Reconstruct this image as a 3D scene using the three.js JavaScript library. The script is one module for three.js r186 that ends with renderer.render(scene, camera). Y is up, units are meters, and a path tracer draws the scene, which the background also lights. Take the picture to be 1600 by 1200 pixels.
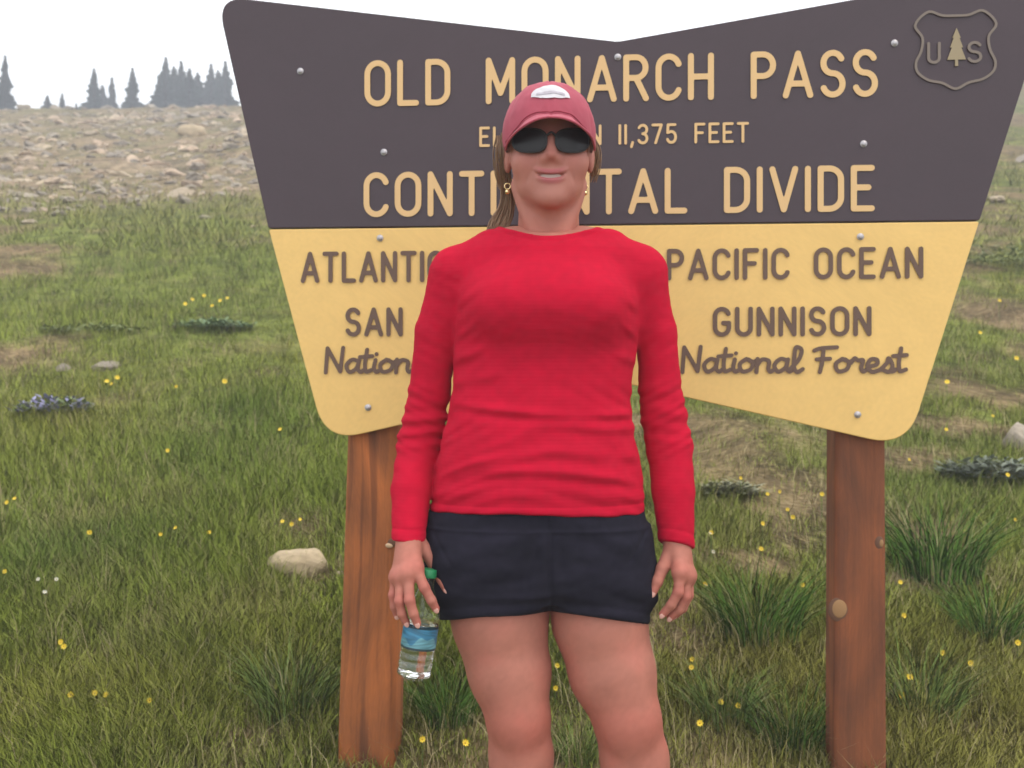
import * as THREE from 'three';
import { ImprovedNoise } from 'three/addons/math/ImprovedNoise.js';
import { mergeGeometries } from 'three/addons/utils/BufferGeometryUtils.js';

// ---------------------------------------------------------------- camera, sky, sun, exposure
const scene = new THREE.Scene();
const EYE = 1.03, FPX = 1563;                       // eye height above the woman's feet; focal length for a picture 1600 wide
const camera = new THREE.PerspectiveCamera(2 * Math.atan(600 / FPX) * 180 / Math.PI, 4 / 3, 0.05, 900);
camera.position.set(0, EYE, 0);
camera.lookAt(0, EYE, -10);
camera.focus = 1.45; camera.userData.fStop = 8;
camera.updateMatrixWorld();
scene.add(camera);

{ // overcast sky: a bright even cloud layer, brighter overhead
  const W = 256, H = 128, d = new Float32Array(W * H * 4);
  for (let j = 0; j < H; j++) for (let i = 0; i < W; i++) {
    const el = ((j + 0.5) / H - 0.5) * Math.PI, s = Math.max(0, Math.sin(el));
    const L = 2.1 * (1 + 0.30 * s), o = (j * W + i) * 4;
    d[o] = L * 0.985; d[o + 1] = L; d[o + 2] = L * 1.0; d[o + 3] = 1;
  }
  const sky = new THREE.DataTexture(d, W, H, THREE.RGBAFormat, THREE.FloatType);
  sky.mapping = THREE.EquirectangularReflectionMapping;
  sky.magFilter = sky.minFilter = THREE.LinearFilter; sky.needsUpdate = true;
  scene.background = sky; scene.environment = sky;
}
const sun = new THREE.DirectionalLight(0xfff0dc, 1.5);
sun.position.set(9, 17, 2.5); sun.target.position.set(0, 0.5, -3);
sun.castShadow = true; sun.shadow.radius = 26; sun.shadow.mapSize.set(2048, 2048);
Object.assign(sun.shadow.camera, { left: -14, right: 14, top: 14, bottom: -14, near: 0.5, far: 60 });
scene.add(sun, sun.target);
scene.fog = new THREE.FogExp2(0xe6ebf6, 0.009);

const renderer = new THREE.WebGLRenderer({ antialias: true });
renderer.toneMapping = THREE.LinearToneMapping;
renderer.toneMappingExposure = 0.93;
renderer.shadowMap.enabled = true;

// ---------------------------------------------------------------- helpers
function rng(seed) { let a = seed >>> 0; return () => { a |= 0; a = a + 0x6D2B79F5 | 0; let t = Math.imul(a ^ a >>> 15, 1 | a); t = t + Math.imul(t ^ t >>> 7, 61 | t) ^ t; return ((t ^ t >>> 14) >>> 0) / 4294967296; }; }
const perlin = new ImprovedNoise();
const N3 = (x, y, z) => perlin.noise(x + 11.3, y + 5.7, z + 3.1);
const fbm = (x, y, z, n = 4) => { let a = 0, w = 0.5, f = 1; for (let i = 0; i < n; i++) { a += w * N3(x * f, y * f, z * f + i * 7.7); w *= 0.5; f *= 2.03; } return a; };
const clamp = (x, a = 0, b = 1) => Math.min(b, Math.max(a, x));
const sstep = (a, b, x) => { const t = clamp((x - a) / (b - a)); return t * t * (3 - 2 * t); };
const lerp = (a, b, t) => a + (b - a) * t;
const V = (x, y, z) => new THREE.Vector3(x, y, z);
const used = {};
function numbered(n) { if (!(n in used)) { used[n] = 0; return n; } used[n]++; return n + '_' + String(used[n]).padStart(3, '0'); }
function tag(o, label, category, group, kind) { o.userData = { label, category }; if (group) o.userData.group = group; if (kind) o.userData.kind = kind; return o; }
function shadow(o) { o.traverse(c => { if (c.isMesh) { c.castShadow = true; c.receiveShadow = true; } }); return o; }
function thing(name, label, category, pos = [0, 0, 0], group) { const g = new THREE.Group(); g.name = numbered(name); g.position.set(...pos); scene.add(g); return tag(g, label, category, group); }
function part(name, geo, mat, parent, label) { const m = new THREE.Mesh(geo, mat); m.name = name; m.castShadow = m.receiveShadow = true; parent.add(m); if (label) m.userData.label = label; return m; }
const std = (o) => new THREE.MeshStandardMaterial(o);
const phys = (o) => new THREE.MeshPhysicalMaterial(o);
const rgb = (r, g, b) => new THREE.Color().setRGB(r, g, b);
function dataTex(W, H, fn, srgb) {
  const d = new Uint8Array(W * H * 4);
  for (let j = 0; j < H; j++) for (let i = 0; i < W; i++) { const c = fn(i / W, j / H), o = (j * W + i) * 4; d[o] = clamp(c[0]) * 255; d[o + 1] = clamp(c[1]) * 255; d[o + 2] = clamp(c[2]) * 255; d[o + 3] = 255; }
  const t = new THREE.DataTexture(d, W, H); t.wrapS = t.wrapT = THREE.RepeatWrapping; t.magFilter = THREE.LinearFilter; t.minFilter = THREE.LinearMipmapLinearFilter; t.generateMipmaps = true;
  if (srgb) t.colorSpace = THREE.SRGBColorSpace; t.needsUpdate = true; return t;
}
// tileable noise for textures
function tileNoise(u, v, nu, nv, seed) { const a = u * 2 * Math.PI, b = v * 2 * Math.PI; const ru = nu / 6.283, rv = nv / 6.283; return perlin.noise(Math.cos(a) * ru + seed, Math.sin(a) * ru + Math.cos(b) * rv * 1.31 + seed * 1.7, Math.sin(b) * rv + seed * 0.37); }
// picture measurement (1600 x 1200) -> metres at a distance from the lens
const P = (px, py, dz = 0, D = 1.88) => { const d = D - dz; return V((px - 800) / FPX * d, EYE + (600 - py) / FPX * d, -d); };
const M = (px) => px * 1.88 / FPX;                  // picture length -> metres at the woman

// ---------------------------------------------------------------- terrain
function hill(x, z) {
  const d = -z;
  const ridge = clamp(50 + 0.28 * x, 34, 78);
  const w = 3.2, e = (d - ridge) / w, soft = e > 30 ? e * w : Math.log1p(Math.exp(e)) * w;
  let y = 0.312 * (d - 1.88) + 0.028 * Math.max(0, d - 14) - 0.46 * soft;
  if (d < 0) y += 0.12 * -d * sstep(0, 30, -d);
  y += 0.0006 * Math.max(0, d) * x;
  const far = sstep(9, 22, d), near = sstep(1.8, 6, Math.hypot(x, d - 2) + 1.2);
  y += near * (0.10 * fbm(x * 0.42, 1.5, z * 0.42, 3) + 0.045 * fbm(x * 1.7, 4.5, z * 1.7, 3));
  y += far * (0.5 * fbm(x * 0.11, 9.5, z * 0.11, 3) + 0.16 * fbm(x * 0.55, 2.5, z * 0.55, 3));
  y += 0.018 * fbm(x * 5, 0.5, z * 5, 2);
  return y;
}
function groundAt(px, py) { // where a line of sight meets the hillside
  const ax = (px - 800) / FPX, ay = (600 - py) / FPX; let d = 1.2;
  while (d < 120) { if (EYE + ay * d < hill(ax * d, -d)) break; d += 0.02 + d * 0.002; }
  return V(ax * d, hill(ax * d, -d), -d);
}
// how bare the soil is, 0..1
const rocky = (x, z) => { const d = -z; return sstep(10.5, 15, d + 2.4 * fbm(x * 0.4, 8, z * 0.4, 3) + 0.06 * x) * sstep(0.22, -0.02, x / Math.max(d, 1)); };
const soilSpots = [[150, 1040, 0.13], [375, 1185, 0.22], [1085, 1020, 0.16], [1150, 740, 0.42], [1250, 775, 0.4], [1110, 690, 0.5], [505, 905, 0.16], [760, 1185, 0.25], [1110, 1185, 0.2], [1500, 880, 0.12], [240, 980, 0.1], [470, 830, 0.2]].map(([a, b, r]) => [groundAt(a, b), r]);
function bare(x, z) {
  const d = -z;
  let b = sstep(0.02, 0.30, fbm(x * 0.8, 7.7, z * 0.8, 3) + 0.10 * sstep(0.2, 0.7, x / Math.max(d, 1) * 2));
  b = Math.max(b, lerp(0.55, 0.95, sstep(0, 0.3, x)) * sstep(0.0, 0.22, fbm(x * 2.3, 3.3, z * 2.3, 2) - lerp(0.08, -0.02, sstep(0, 0.4, x))));
  b = Math.max(b, sstep(1.1, 0.5, Math.hypot(x - 0.12, d - 1.8)) * 0.95);
  b = Math.max(b, (0.82 - 0.9 * Math.max(0, fbm(x * 0.7, 81, z * 0.7, 3))) * rocky(x, z));
  for (const [p, r] of soilSpots) b = Math.max(b, 0.9 * sstep(r, r * 0.3, Math.hypot(x - p.x, (z - p.z) * 0.8) + 0.25 * r * N3(x * 9, 5, z * 9)));
  return clamp(b);
}
{
  const zs = [], xs = [];
  for (let d = -40; d < 150;) { zs.push(-d); const a = Math.abs(d - 2.5); d += a < 3 ? 0.05 : 0.05 + (a - 3) * 0.022; }
  for (let k = 0, x = 0; x < 130; k++) { xs.push(x); if (x) xs.unshift(-x); x += x < 2 ? 0.06 : 0.06 + (x - 2) * 0.035; }
  const nx = xs.length, nz = zs.length, pos = [], col = [], uv = [], idx = [];
  const c = new THREE.Color();
  for (let j = 0; j < nz; j++) for (let i = 0; i < nx; i++) {
    const x = xs[i], z = zs[j], d = -z; pos.push(x, hill(x, z), z); uv.push(x / 1.6, z / 1.6);
    const b = bare(x, z), rock = rocky(x, z), n = fbm(x * 1.3, 12, z * 1.3, 3), m = fbm(x * 0.25, 22, z * 0.25, 3);
    c.setRGB(0.175, 0.205, 0.048);
    c.lerp(rgb(0.25, 0.175, 0.105), b * 0.9);
    c.lerp(rgb(0.42, 0.315, 0.21), rock * clamp(0.75 + m * 1.2));
    c.lerp(rgb(0.21, 0.20, 0.095), rock * clamp(n * 3 + 0.45) * 0.8); c.lerp(rgb(0.17, 0.14, 0.105), rock * sstep(0.1, 0.4, fbm(x * 0.9, 61, z * 0.9, 3)) * 0.7); c.lerp(rgb(0.50, 0.385, 0.28), rock * sstep(0.08, 0.4, fbm(x * 0.5, 71, z * 0.5, 3)) * 0.6);
    c.multiplyScalar(1 + n * 0.5); col.push(c.r, c.g, c.b);
  }
  for (let j = 0; j < nz - 1; j++) for (let i = 0; i < nx - 1; i++) { const a = j * nx + i, b = a + 1, e = a + nx, f = e + 1; idx.push(a, b, e, b, f, e); }
  const g = new THREE.BufferGeometry();
  g.setAttribute('position', new THREE.Float32BufferAttribute(pos, 3)); g.setAttribute('color', new THREE.Float32BufferAttribute(col, 3)); g.setAttribute('uv', new THREE.Float32BufferAttribute(uv, 2)); g.setIndex(idx); g.computeVertexNormals();
  const tex = dataTex(512, 512, (u, v) => { const n = 0.5 * tileNoise(u, v, 9, 9, 2.2) + 0.35 * tileNoise(u, v, 31, 31, 5.2) + 0.3 * tileNoise(u, v, 90, 90, 8.1), p = Math.max(0, tileNoise(u, v, 60, 60, 15.5) - 0.25); const t = 0.80 + n * 0.55 + p * 0.8; return [t, t * 0.99, t * 0.97]; }, true);
  const bump = dataTex(512, 512, (u, v) => { const t = 0.5 + 0.4 * tileNoise(u, v, 31, 31, 5.2) + 0.4 * tileNoise(u, v, 90, 90, 8.1); return [t, t, t]; });
  const ground = new THREE.Mesh(g, phys({ vertexColors: true, map: tex, bumpMap: bump, bumpScale: 0.02, roughness: 1.0, specularIntensity: 0.2 }));
  ground.name = numbered('ground'); ground.receiveShadow = ground.castShadow = true;
  tag(ground, 'grassy mountainside rising from bare brown soil to a rocky ridge', 'hillside', null, 'structure'); scene.add(ground);
}

// ---------------------------------------------------------------- grass (nobody could count it)
function bladeInto(B, R, bx, by, bz, h, L, dir, w, S, c) { // one bent tapering blade
  const t = R() * 6.283, tx = Math.cos(t) * w, tz = Math.sin(t) * w, o = B.pos.length / 3, dx = Math.cos(dir), dz = Math.sin(dir);
  for (let s = 0; s <= S; s++) {
    const q = s / S, x = bx + dx * L * q * q, z = bz + dz * L * q * q, y = by + h * q - 0.28 * L * q * q, ww = 1 - 0.85 * q, nx = -dx * 0.35 * q - Math.sin(t) * 0.3, nz = -dz * 0.35 * q + Math.cos(t) * 0.3, nl = 1 / Math.hypot(nx, 0.85, nz);
    if (s < S) { B.pos.push(x - tx * ww, y, z - tz * ww, x + tx * ww, y, z + tz * ww); B.nor.push(nx * nl, 0.85 * nl, nz * nl, nx * nl, 0.85 * nl, nz * nl); B.col.push(c.r, c.g, c.b, c.r, c.g, c.b); } else { B.pos.push(x, y, z); B.nor.push(nx * nl, 0.85 * nl, nz * nl); B.col.push(c.r, c.g, c.b); }
  }
  for (let s = 0; s < S - 1; s++) { const b = o + s * 2; B.idx.push(b, b + 1, b + 2, b + 1, b + 3, b + 2); }
  const e = o + (S - 1) * 2; B.idx.push(e, e + 1, e + 2);
}
const bladeSet = () => ({ pos: [], nor: [], col: [], idx: [] });
function bladeMesh(B) { const g = new THREE.BufferGeometry(); g.setAttribute('position', new THREE.Float32BufferAttribute(B.pos, 3)); g.setAttribute('normal', new THREE.Float32BufferAttribute(B.nor, 3)); g.setAttribute('color', new THREE.Float32BufferAttribute(B.col, 3)); g.setIndex(B.idx); return g; }
const grassMat = phys({ vertexColors: true, roughness: 0.9, specularIntensity: 0.25, side: THREE.DoubleSide });
function grassColour(x, z, R) {
  const d = -z, n = fbm(x * 0.55, 31, z * 0.55, 3), m = fbm(x * 1.9, 41, z * 1.9, 2), side = sstep(-0.05, 0.25, x / Math.max(d, 1)), c = rgb(0.25, 0.305, 0.046);
  c.lerp(rgb(0.155, 0.225, 0.038), sstep(0.0, 0.35, n) * 0.9);
  c.lerp(rgb(0.32, 0.31, 0.06), sstep(0.0, 0.3, -n) * 0.8);
  c.lerp(rgb(0.36, 0.285, 0.135), clamp(sstep(0.05, 0.45, m) * 0.40 + side * 0.12));
  c.lerp(rgb(0.29, 0.27, 0.115), sstep(5, 14, d) * 0.55); return c;
}
{
  const sets = [bladeSet(), bladeSet(), bladeSet()], R = rng(7), dry = rgb(0.38, 0.32, 0.17);
  for (let k = 0; k < 82000; k++) {
    const near = R() < 0.22, r = near ? lerp(-0.60, -0.2, R()) : lerp(-0.42, R() < 0.4 ? 0.285 : 0.212, R()), d = 1.6 / (0.315 - r) * (0.93 + R() * 0.14), a = (R() - 0.5) * 1.36, x = a * d, z = -d, b = bare(x, z);
    if (d < 1.45 || R() < b * 0.88) continue;
    const big = 1 + sstep(4, 14, d) * 1.1, nz = fbm(x * 0.9, 51, z * 0.9, 2), nb = d < 5 ? 11 : d < 9 ? 9 : 7, S = d < 3.8 ? 3 : d < 9 ? 2 : 1, y = hill(x, z) - 0.006, c0 = grassColour(x, z, R), h0 = 0.068 * (0.55 + 0.9 * R()) * (0.95 + 1.3 * nz) * (1 - 0.4 * b) * big, sp = 0.055 * big, B = sets[d < 3.8 ? 0 : d < 9 ? 1 : 2], tone = 0.75 + 0.5 * R();
    for (let q = 0; q < nb; q++) {
      const an = R() * 6.283, rr = sp * Math.sqrt(R()), c = c0.clone().multiplyScalar(tone * (0.8 + 0.4 * R())); if (R() < 0.09 + 0.15 * b) c.lerp(dry, 0.75);
      const h = h0 * (0.5 + 0.8 * R()); bladeInto(B, R, x + Math.cos(an) * rr, y, z + Math.sin(an) * rr, h, h * (0.15 + 0.75 * R()), an + (R() - 0.5) * 2.4, (S == 1 ? 0.0030 : 0.0013) * big * (0.7 + 0.6 * R()), S, c);
    }
  }
  for (let k = 0; k < 4200; k++) { // pale stalks
    const r = lerp(-0.55, 0.2, R()), d = 1.6 / (0.315 - r), a = (R() - 0.5) * 1.36, x = a * d, z = -d; if (d < 2.2 || R() < bare(x, z) * 0.4) continue;
    const B = sets[d < 3.8 ? 0 : d < 9 ? 1 : 2], y = hill(x, z); for (let q = 0; q < 4; q++) { const h = 0.07 + 0.15 * R() * R(), c = dry.clone().multiplyScalar(0.7 + 0.5 * R()); bladeInto(B, R, x + (R() - 0.5) * 0.08, y, z + (R() - 0.5) * 0.08, h, h * (0.2 + 0.7 * R()), R() * 6.283, 0.0012, d < 9 ? 2 : 1, c); }
  }
  ['mixed green and dry grass nearest the sign and the woman', 'mixed green and dry grass on the middle of the slope', 'thin pale green grass high on the slope towards the rocks'].forEach((label, i) => {
    const m = new THREE.Mesh(bladeMesh(sets[i]), grassMat); m.name = numbered('grass'); m.castShadow = m.receiveShadow = true; tag(m, label, 'grass', null, 'stuff'); scene.add(m);
  });
}

// tussocks one can point at
const tussockGeo = [0, 1].map(v => {
  const R = rng(301 + v), B = bladeSet(), c0 = [rgb(0.080, 0.165, 0.024), rgb(0.145, 0.210, 0.050)][v], n = v ? 330 : 420;
  for (let k = 0; k < n; k++) { const a = R() * 6.283, r = 0.10 * Math.sqrt(R()), h = 0.11 + 0.16 * R(), c = c0.clone().multiplyScalar(0.7 + 0.6 * R()); if (R() < 0.08) c.lerp(rgb(0.38, 0.33, 0.18), 0.7); bladeInto(B, R, Math.cos(a) * r, 0, Math.sin(a) * r, h, h * (0.25 + 0.8 * R()), a + (R() - 0.5) * 1.2, 0.0018, 4, c); }
  return bladeMesh(B);
});
const tussockMat = [grassMat, grassMat];
for (const [px, py, sc, v, label] of [
  [1185, 1000, 1.15, 0, 'dense dark green grass tussock just left of the right signpost'],
  [1130, 1130, 0.85, 1, 'low grass tussock between the left leg and the right signpost at the bottom'],
  [1240, 1165, 0.95, 0, 'grass tussock at the foot of the right signpost on its left side'],
  [1465, 900, 1.2, 0, 'dark green grass tussock on the slope right of the right signpost'],
  [1440, 1120, 1.05, 1, 'pale green loose grass tussock at the right foot of the right signpost'],
  [1550, 1000, 0.95, 0, 'grass tussock at the right edge of the picture below the grey stone'],
  [455, 1120, 1.0, 1, 'long bladed grass tussock leaning beside the left signpost'],
  [700, 1130, 0.8, 0, 'short grass tussock between the left signpost and her right leg'],
  [905, 1190, 0.6, 1, 'small grass tussock seen between her legs'],
]) {
  const p = groundAt(px, py), t = thing('grass_tussock', label, 'grass tussock', [p.x, p.y - 0.01, p.z]);
  const R = rng(px); part('blades', tussockGeo[v], tussockMat[v], t); const m = new THREE.Group(); t.rotation.y = R() * 6; t.scale.setScalar(sc * (-p.z / 2.9));
}

// ---------------------------------------------------------------- stones
function rockGeo(seed, flat, sharp) {
  const g = new THREE.IcosahedronGeometry(1, sharp ? 3 : 5), p = g.attributes.position, v = V(0, 0, 0), R = rng(seed), planes = [];
  for (let k = 0; k < 9; k++) planes.push([V(R() - 0.5, R() - 0.35, R() - 0.5).normalize(), sharp ? 0.42 + R() * 0.35 : 0.62 + R() * 0.3]);
  const col = [];
  for (let i = 0; i < p.count; i++) {
    v.fromBufferAttribute(p, i).normalize(); let r = 1;
    for (const [n, o] of planes) { const c = v.dot(n); if (c > 0) r = Math.min(r, o / Math.max(c, 0.01)); }
    r *= 1 + (sharp ? 0.5 : 0.16) * fbm(v.x * 1.6 + seed, v.y * 1.6, v.z * 1.6, 4) ; v.multiplyScalar(r); v.y *= flat; p.setXYZ(i, v.x, v.y, v.z);
    const t = 1 + 0.55 * fbm(v.x * 3 + seed, v.y * 5, v.z * 3, 3); col.push(t, t * 0.985, t * 0.95);
  }
  g.setAttribute('color', new THREE.Float32BufferAttribute(col, 3)); g.deleteAttribute('uv'); g.computeVertexNormals(); return g;
}
const rocks = [1, 2, 3, 4, 5].map(s => rockGeo(s * 13, 0.5 + 0.06 * s));
const chunks = [6, 7, 8, 9, 10].map(s => rockGeo(s * 17, 0.45 + 0.05 * s, true));
const rockMats = [rgb(0.41, 0.335, 0.25), rgb(0.33, 0.285, 0.235), rgb(0.44, 0.34, 0.255), rgb(0.25, 0.215, 0.18)].map(c => std({ color: c, vertexColors: true, roughness: 0.95 }));
const paleRock = std({ color: rgb(0.42, 0.335, 0.225), vertexColors: true, roughness: 0.95 });
function stone(px, py, wpx, hpx, v, mat, label, group) {
  const p = groundAt(px, py), k = -p.z / FPX, o = new THREE.Mesh(rocks[v], mat); o.name = numbered('stone'); o.castShadow = o.receiveShadow = true;
  o.position.set(p.x, p.y + hpx * k * 0.15, p.z); o.scale.set(wpx * k * 0.55, hpx * k * 0.8 / (0.5 + 0.06 * (v + 1)), wpx * k * 0.42); o.rotation.y = (px * 7.3) % 6;
  scene.add(o); return tag(o, label, 'stone', group);
}
stone(464, 895, 84, 40, 0, paleRock, 'rounded pale tan stone in the grass left of the left signpost').rotation.y = 0.2;
stone(375, 893, 26, 16, 2, rockMats[1], 'small dull stone half sunk beside the rounded pale stone');
stone(532, 902, 16, 10, 1, rockMats[2], 'small pinkish stone against the left signpost');
stone(165, 577, 50, 17, 1, rockMats[3], 'low grey brown stone in the grass at the left, the larger of two');
stone(100, 580, 24, 11, 3, rockMats[3], 'small dark stone left of the low grey brown one');
stone(1592, 700, 50, 50, 2, rockMats[1], 'large grey stone at the right edge of the picture');
stone(300, 212, 42, 20, 0, paleRock, 'biggest pale boulder high on the rocky slope beside the sign');
{
  const R = rng(99); let n = 0;
  while (n < 90) { // the larger stones on the slope
    const px = R() * 420, py = 175 + R() * 140; const w = 7 + R() * R() * 19, v = Math.floor(R() * 5), st = stone(px, py, w, w * (0.26 + R() * 0.26), v, rockMats[Math.floor(R() * 4)], 'weathered tan or grey stone lying on the rocky slope left of the sign', 'stones on the rocky slope'); st.geometry = chunks[v]; st.rotation.z = (R() - 0.5) * 0.4; n++;
  }
  const lists = rocks.map(() => []);
  for (let k = 0; k < 10500; k++) { const d = 10.5 + R() * R() * 60, x = (R() - 0.5) * 1.7 * d, z = -d; if (R() > rocky(x, z) * 0.92 + 0.02) continue; lists[k % 5].push([x, z, (0.03 + 0.14 * Math.pow(R(), 4)) * (0.7 + d / 40)]); }
  lists.forEach((L, i) => {
    const im = new THREE.InstancedMesh(chunks[i], std({ vertexColors: true, roughness: 0.95 }), L.length), m = new THREE.Matrix4(), q = new THREE.Quaternion(), e = new THREE.Euler();
    L.forEach(([x, z, s], k) => { e.set((R() - 0.5) * 0.5, R() * 6.3, (R() - 0.5) * 0.5); m.compose(V(x, hill(x, z), z), q.setFromEuler(e), V(s * (1.0 + R() * 0.9), s * 0.75, s)); im.setMatrixAt(k, m); im.setColorAt(k, rockMats[Math.floor(R() * 4)].color.clone().multiplyScalar(0.8 + R() * 0.4)); });
    im.name = numbered('rubble'); im.castShadow = im.receiveShadow = true; tag(im, 'small loose stones strewn over the rocky slope below the ridge', 'rubble', null, 'stuff'); scene.add(im);
  });
}

// ---------------------------------------------------------------- conifers on the ridge
function coniferGeo(seed, slim) {
  const R = rng(seed), pos = [], idx = [];
  for (let k = 0; k < 900; k++) {
    const q = Math.pow(R(), 0.85), y = 0.04 + 0.94 * q, reach = slim * (1 - q) * (0.55 + 0.45 * Math.abs(Math.sin(q * 17 + seed + 2 * N3(q * 9, seed, 1)))) * (0.45 + 0.75 * R() * R() + 0.2 * N3(q * 6, seed, 5)) + 0.007, a = R() * 6.283, ca = Math.cos(a), sa = Math.sin(a);
    const w = 0.006 + reach * 0.20, droop = reach * (0.35 + 0.25 * R()), o = pos.length / 3;
    pos.push(0, y, 0, ca * reach * 0.6 - sa * w, y - droop * 0.4, sa * reach * 0.6 + ca * w, ca * reach * 0.6 + sa * w, y - droop * 0.5, sa * reach * 0.6 - ca * w, ca * reach, y - droop * 0.75, sa * reach, ca * reach * 0.62, y - droop * 0.5 - w * 1.5, sa * reach * 0.62);
    idx.push(o, o + 1, o + 2, o + 1, o + 3, o + 2, o, o + 3, o + 4);
  }
  const g = new THREE.BufferGeometry(); g.setAttribute('position', new THREE.Float32BufferAttribute(pos, 3)); g.setIndex(idx); const f = g.toNonIndexed(); f.computeVertexNormals(); return f;
}
const crowns = [coniferGeo(1, 0.22), coniferGeo(2, 0.33), coniferGeo(3, 0.46)];
const crownMat = std({ color: rgb(0.034, 0.062, 0.046), roughness: 0.9, side: THREE.DoubleSide }), trunkMat = std({ color: rgb(0.09, 0.065, 0.05), roughness: 0.95 });
const trunkGeo = new THREE.CylinderGeometry(0.006, 0.022, 1, 7).translate(0, 0.46, 0);
for (const [px, top, base, d, v, label] of [
  [8, 82, 182, 52, 0, 'tall slim spruce at the left edge of the picture on the ridge'],
  [32, 168, 184, 54, 2, 'tiny bushy conifer right of the leftmost spruce'],
  [74, 145, 180, 56, 2, 'short bushy conifer right of the gap beside the leftmost spruce'],
  [97, 142, 178, 57, 0, 'thin short spruce behind the short bushy conifer'],
  [119, 158, 176, 55, 0, 'very small spruce between the bushy conifer and the pointed pair'],
  [147, 102, 174, 57, 1, 'pointed spruce, left one of the pair at the middle of the ridge'],
  [175, 116, 172, 60, 0, 'thin spruce between the two pointed spruces'],
  [207, 101, 170, 57, 1, 'pointed spruce, right one of the pair at the middle of the ridge'],
  [259, 84, 164, 58, 1, 'tallest spruce of the dense clump left of the sign'],
  [283, 90, 163, 59, 1, 'spruce in the dense clump close right of its tallest tree'],
  [249, 112, 166, 60, 1, 'lower spruce at the left side of the dense clump'],
  [309, 108, 160, 62, 2, 'broad conifer left of the tree beside the sign'],
  [330, 94, 158, 62, 1, 'spruce just left of the tree half hidden by the sign'],
  [272, 98, 164, 61, 2, 'bushy conifer filling the middle of the dense clump'],
  [296, 102, 162, 57, 2, 'bushy conifer between the dense clump and the sign'],
  [341, 104, 158, 64, 2, 'bushy conifer behind the trees beside the sign'],
  [160, 128, 174, 62, 2, 'low bushy conifer joining the two pointed spruces'],
  [352, 90, 156, 60, 1, 'spruce half hidden by the left edge of the sign'],
]) {
  const x = (px - 800) / FPX * d, yb = EYE + (600 - base) / FPX * d, yt = EYE + (600 - top) / FPX * d, yg = Math.min(hill(x, -d), yb), H = yt - yg;
  const t = thing('spruce_tree', label, 'tree', [x, yg, -d]); part('trunk', trunkGeo, trunkMat, t); part('crown', crowns[v], crownMat, t); t.scale.set(H * 1.28, H, H * 1.28); t.rotation.y = px;
}

// ---------------------------------------------------------------- wildflowers and low plants
const petalMat = std({ color: rgb(0.78, 0.56, 0.03), roughness: 0.6, side: THREE.DoubleSide }), eyeMat = std({ color: rgb(0.50, 0.30, 0.02), roughness: 0.8 }), stemMat = std({ color: rgb(0.10, 0.15, 0.03), roughness: 0.8 });
const petalGeo = (() => { const gs = []; for (let k = 0; k < 8; k++) { const g = new THREE.CircleGeometry(0.0048, 8); g.scale(1.25, 0.62, 1); g.translate(0.0072, 0, 0); g.rotateY(-0.35); g.rotateZ(k * Math.PI / 4); gs.push(g); } return mergeGeometries(gs); })();
const eyeGeo = new THREE.SphereGeometry(0.0036, 10, 6), flowerStem = new THREE.CylinderGeometry(0.0009, 0.0012, 1, 5).translate(0, 0.5, 0);
function flower(px, py, label, group, size = 1, mat = petalMat) {
  const q = groundAt(px, py + 34), d = -q.z - 0.03, x = (px - 800) / FPX * d, y = EYE + (600 - py) / FPX * d, yg = hill(x, -d), t = thing('wildflower', label, 'flower', [x, yg, -d], group), h = Math.max(0.02, y - yg);
  const s = part('stem', flowerStem, stemMat, t); s.scale.y = h; const b = part('bloom', petalGeo, mat, t); b.position.y = h; b.scale.setScalar(size * 0.66); b.rotation.set(-0.75 + ((px * 13) % 7) * 0.09, ((px * 5) % 9) * 0.1 - 0.4, 0); const e = part('flower_centre', eyeGeo, eyeMat, t); e.position.set(0, h, 0); e.scale.setScalar(size * 0.66);
}
for (const [px, py, s, label] of [
  [727, 1161, 1.1, 'yellow wildflower low between the left signpost and her right leg, the brighter one'], [660, 1155, 1.0, 'yellow wildflower right against the foot of the left signpost'],
  [1353, 1102, 1.35, 'brightest yellow wildflower, in front of the right signpost'], [1408, 1086, 1.2, 'yellow wildflower just right of the right signpost low down'],
  [1472, 1020, 1.1, 'yellow wildflower standing clear of the pale grass tussock on the right'], [1590, 1004, 1.1, 'yellow wildflower at the right edge of the picture'],
  [1126, 1097, 1.0, 'yellow wildflower low on the left of the right signpost, left one of two'], [1153, 1103, 1.0, 'yellow wildflower low on the left of the right signpost, right one of two'],
  [100, 1010, 1.0, 'yellow wildflower above the bare patch at bottom left'], [327, 832, 0.9, 'yellow wildflower above and left of the rounded pale stone'],
]) flower(px, py, label, null, s);
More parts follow.
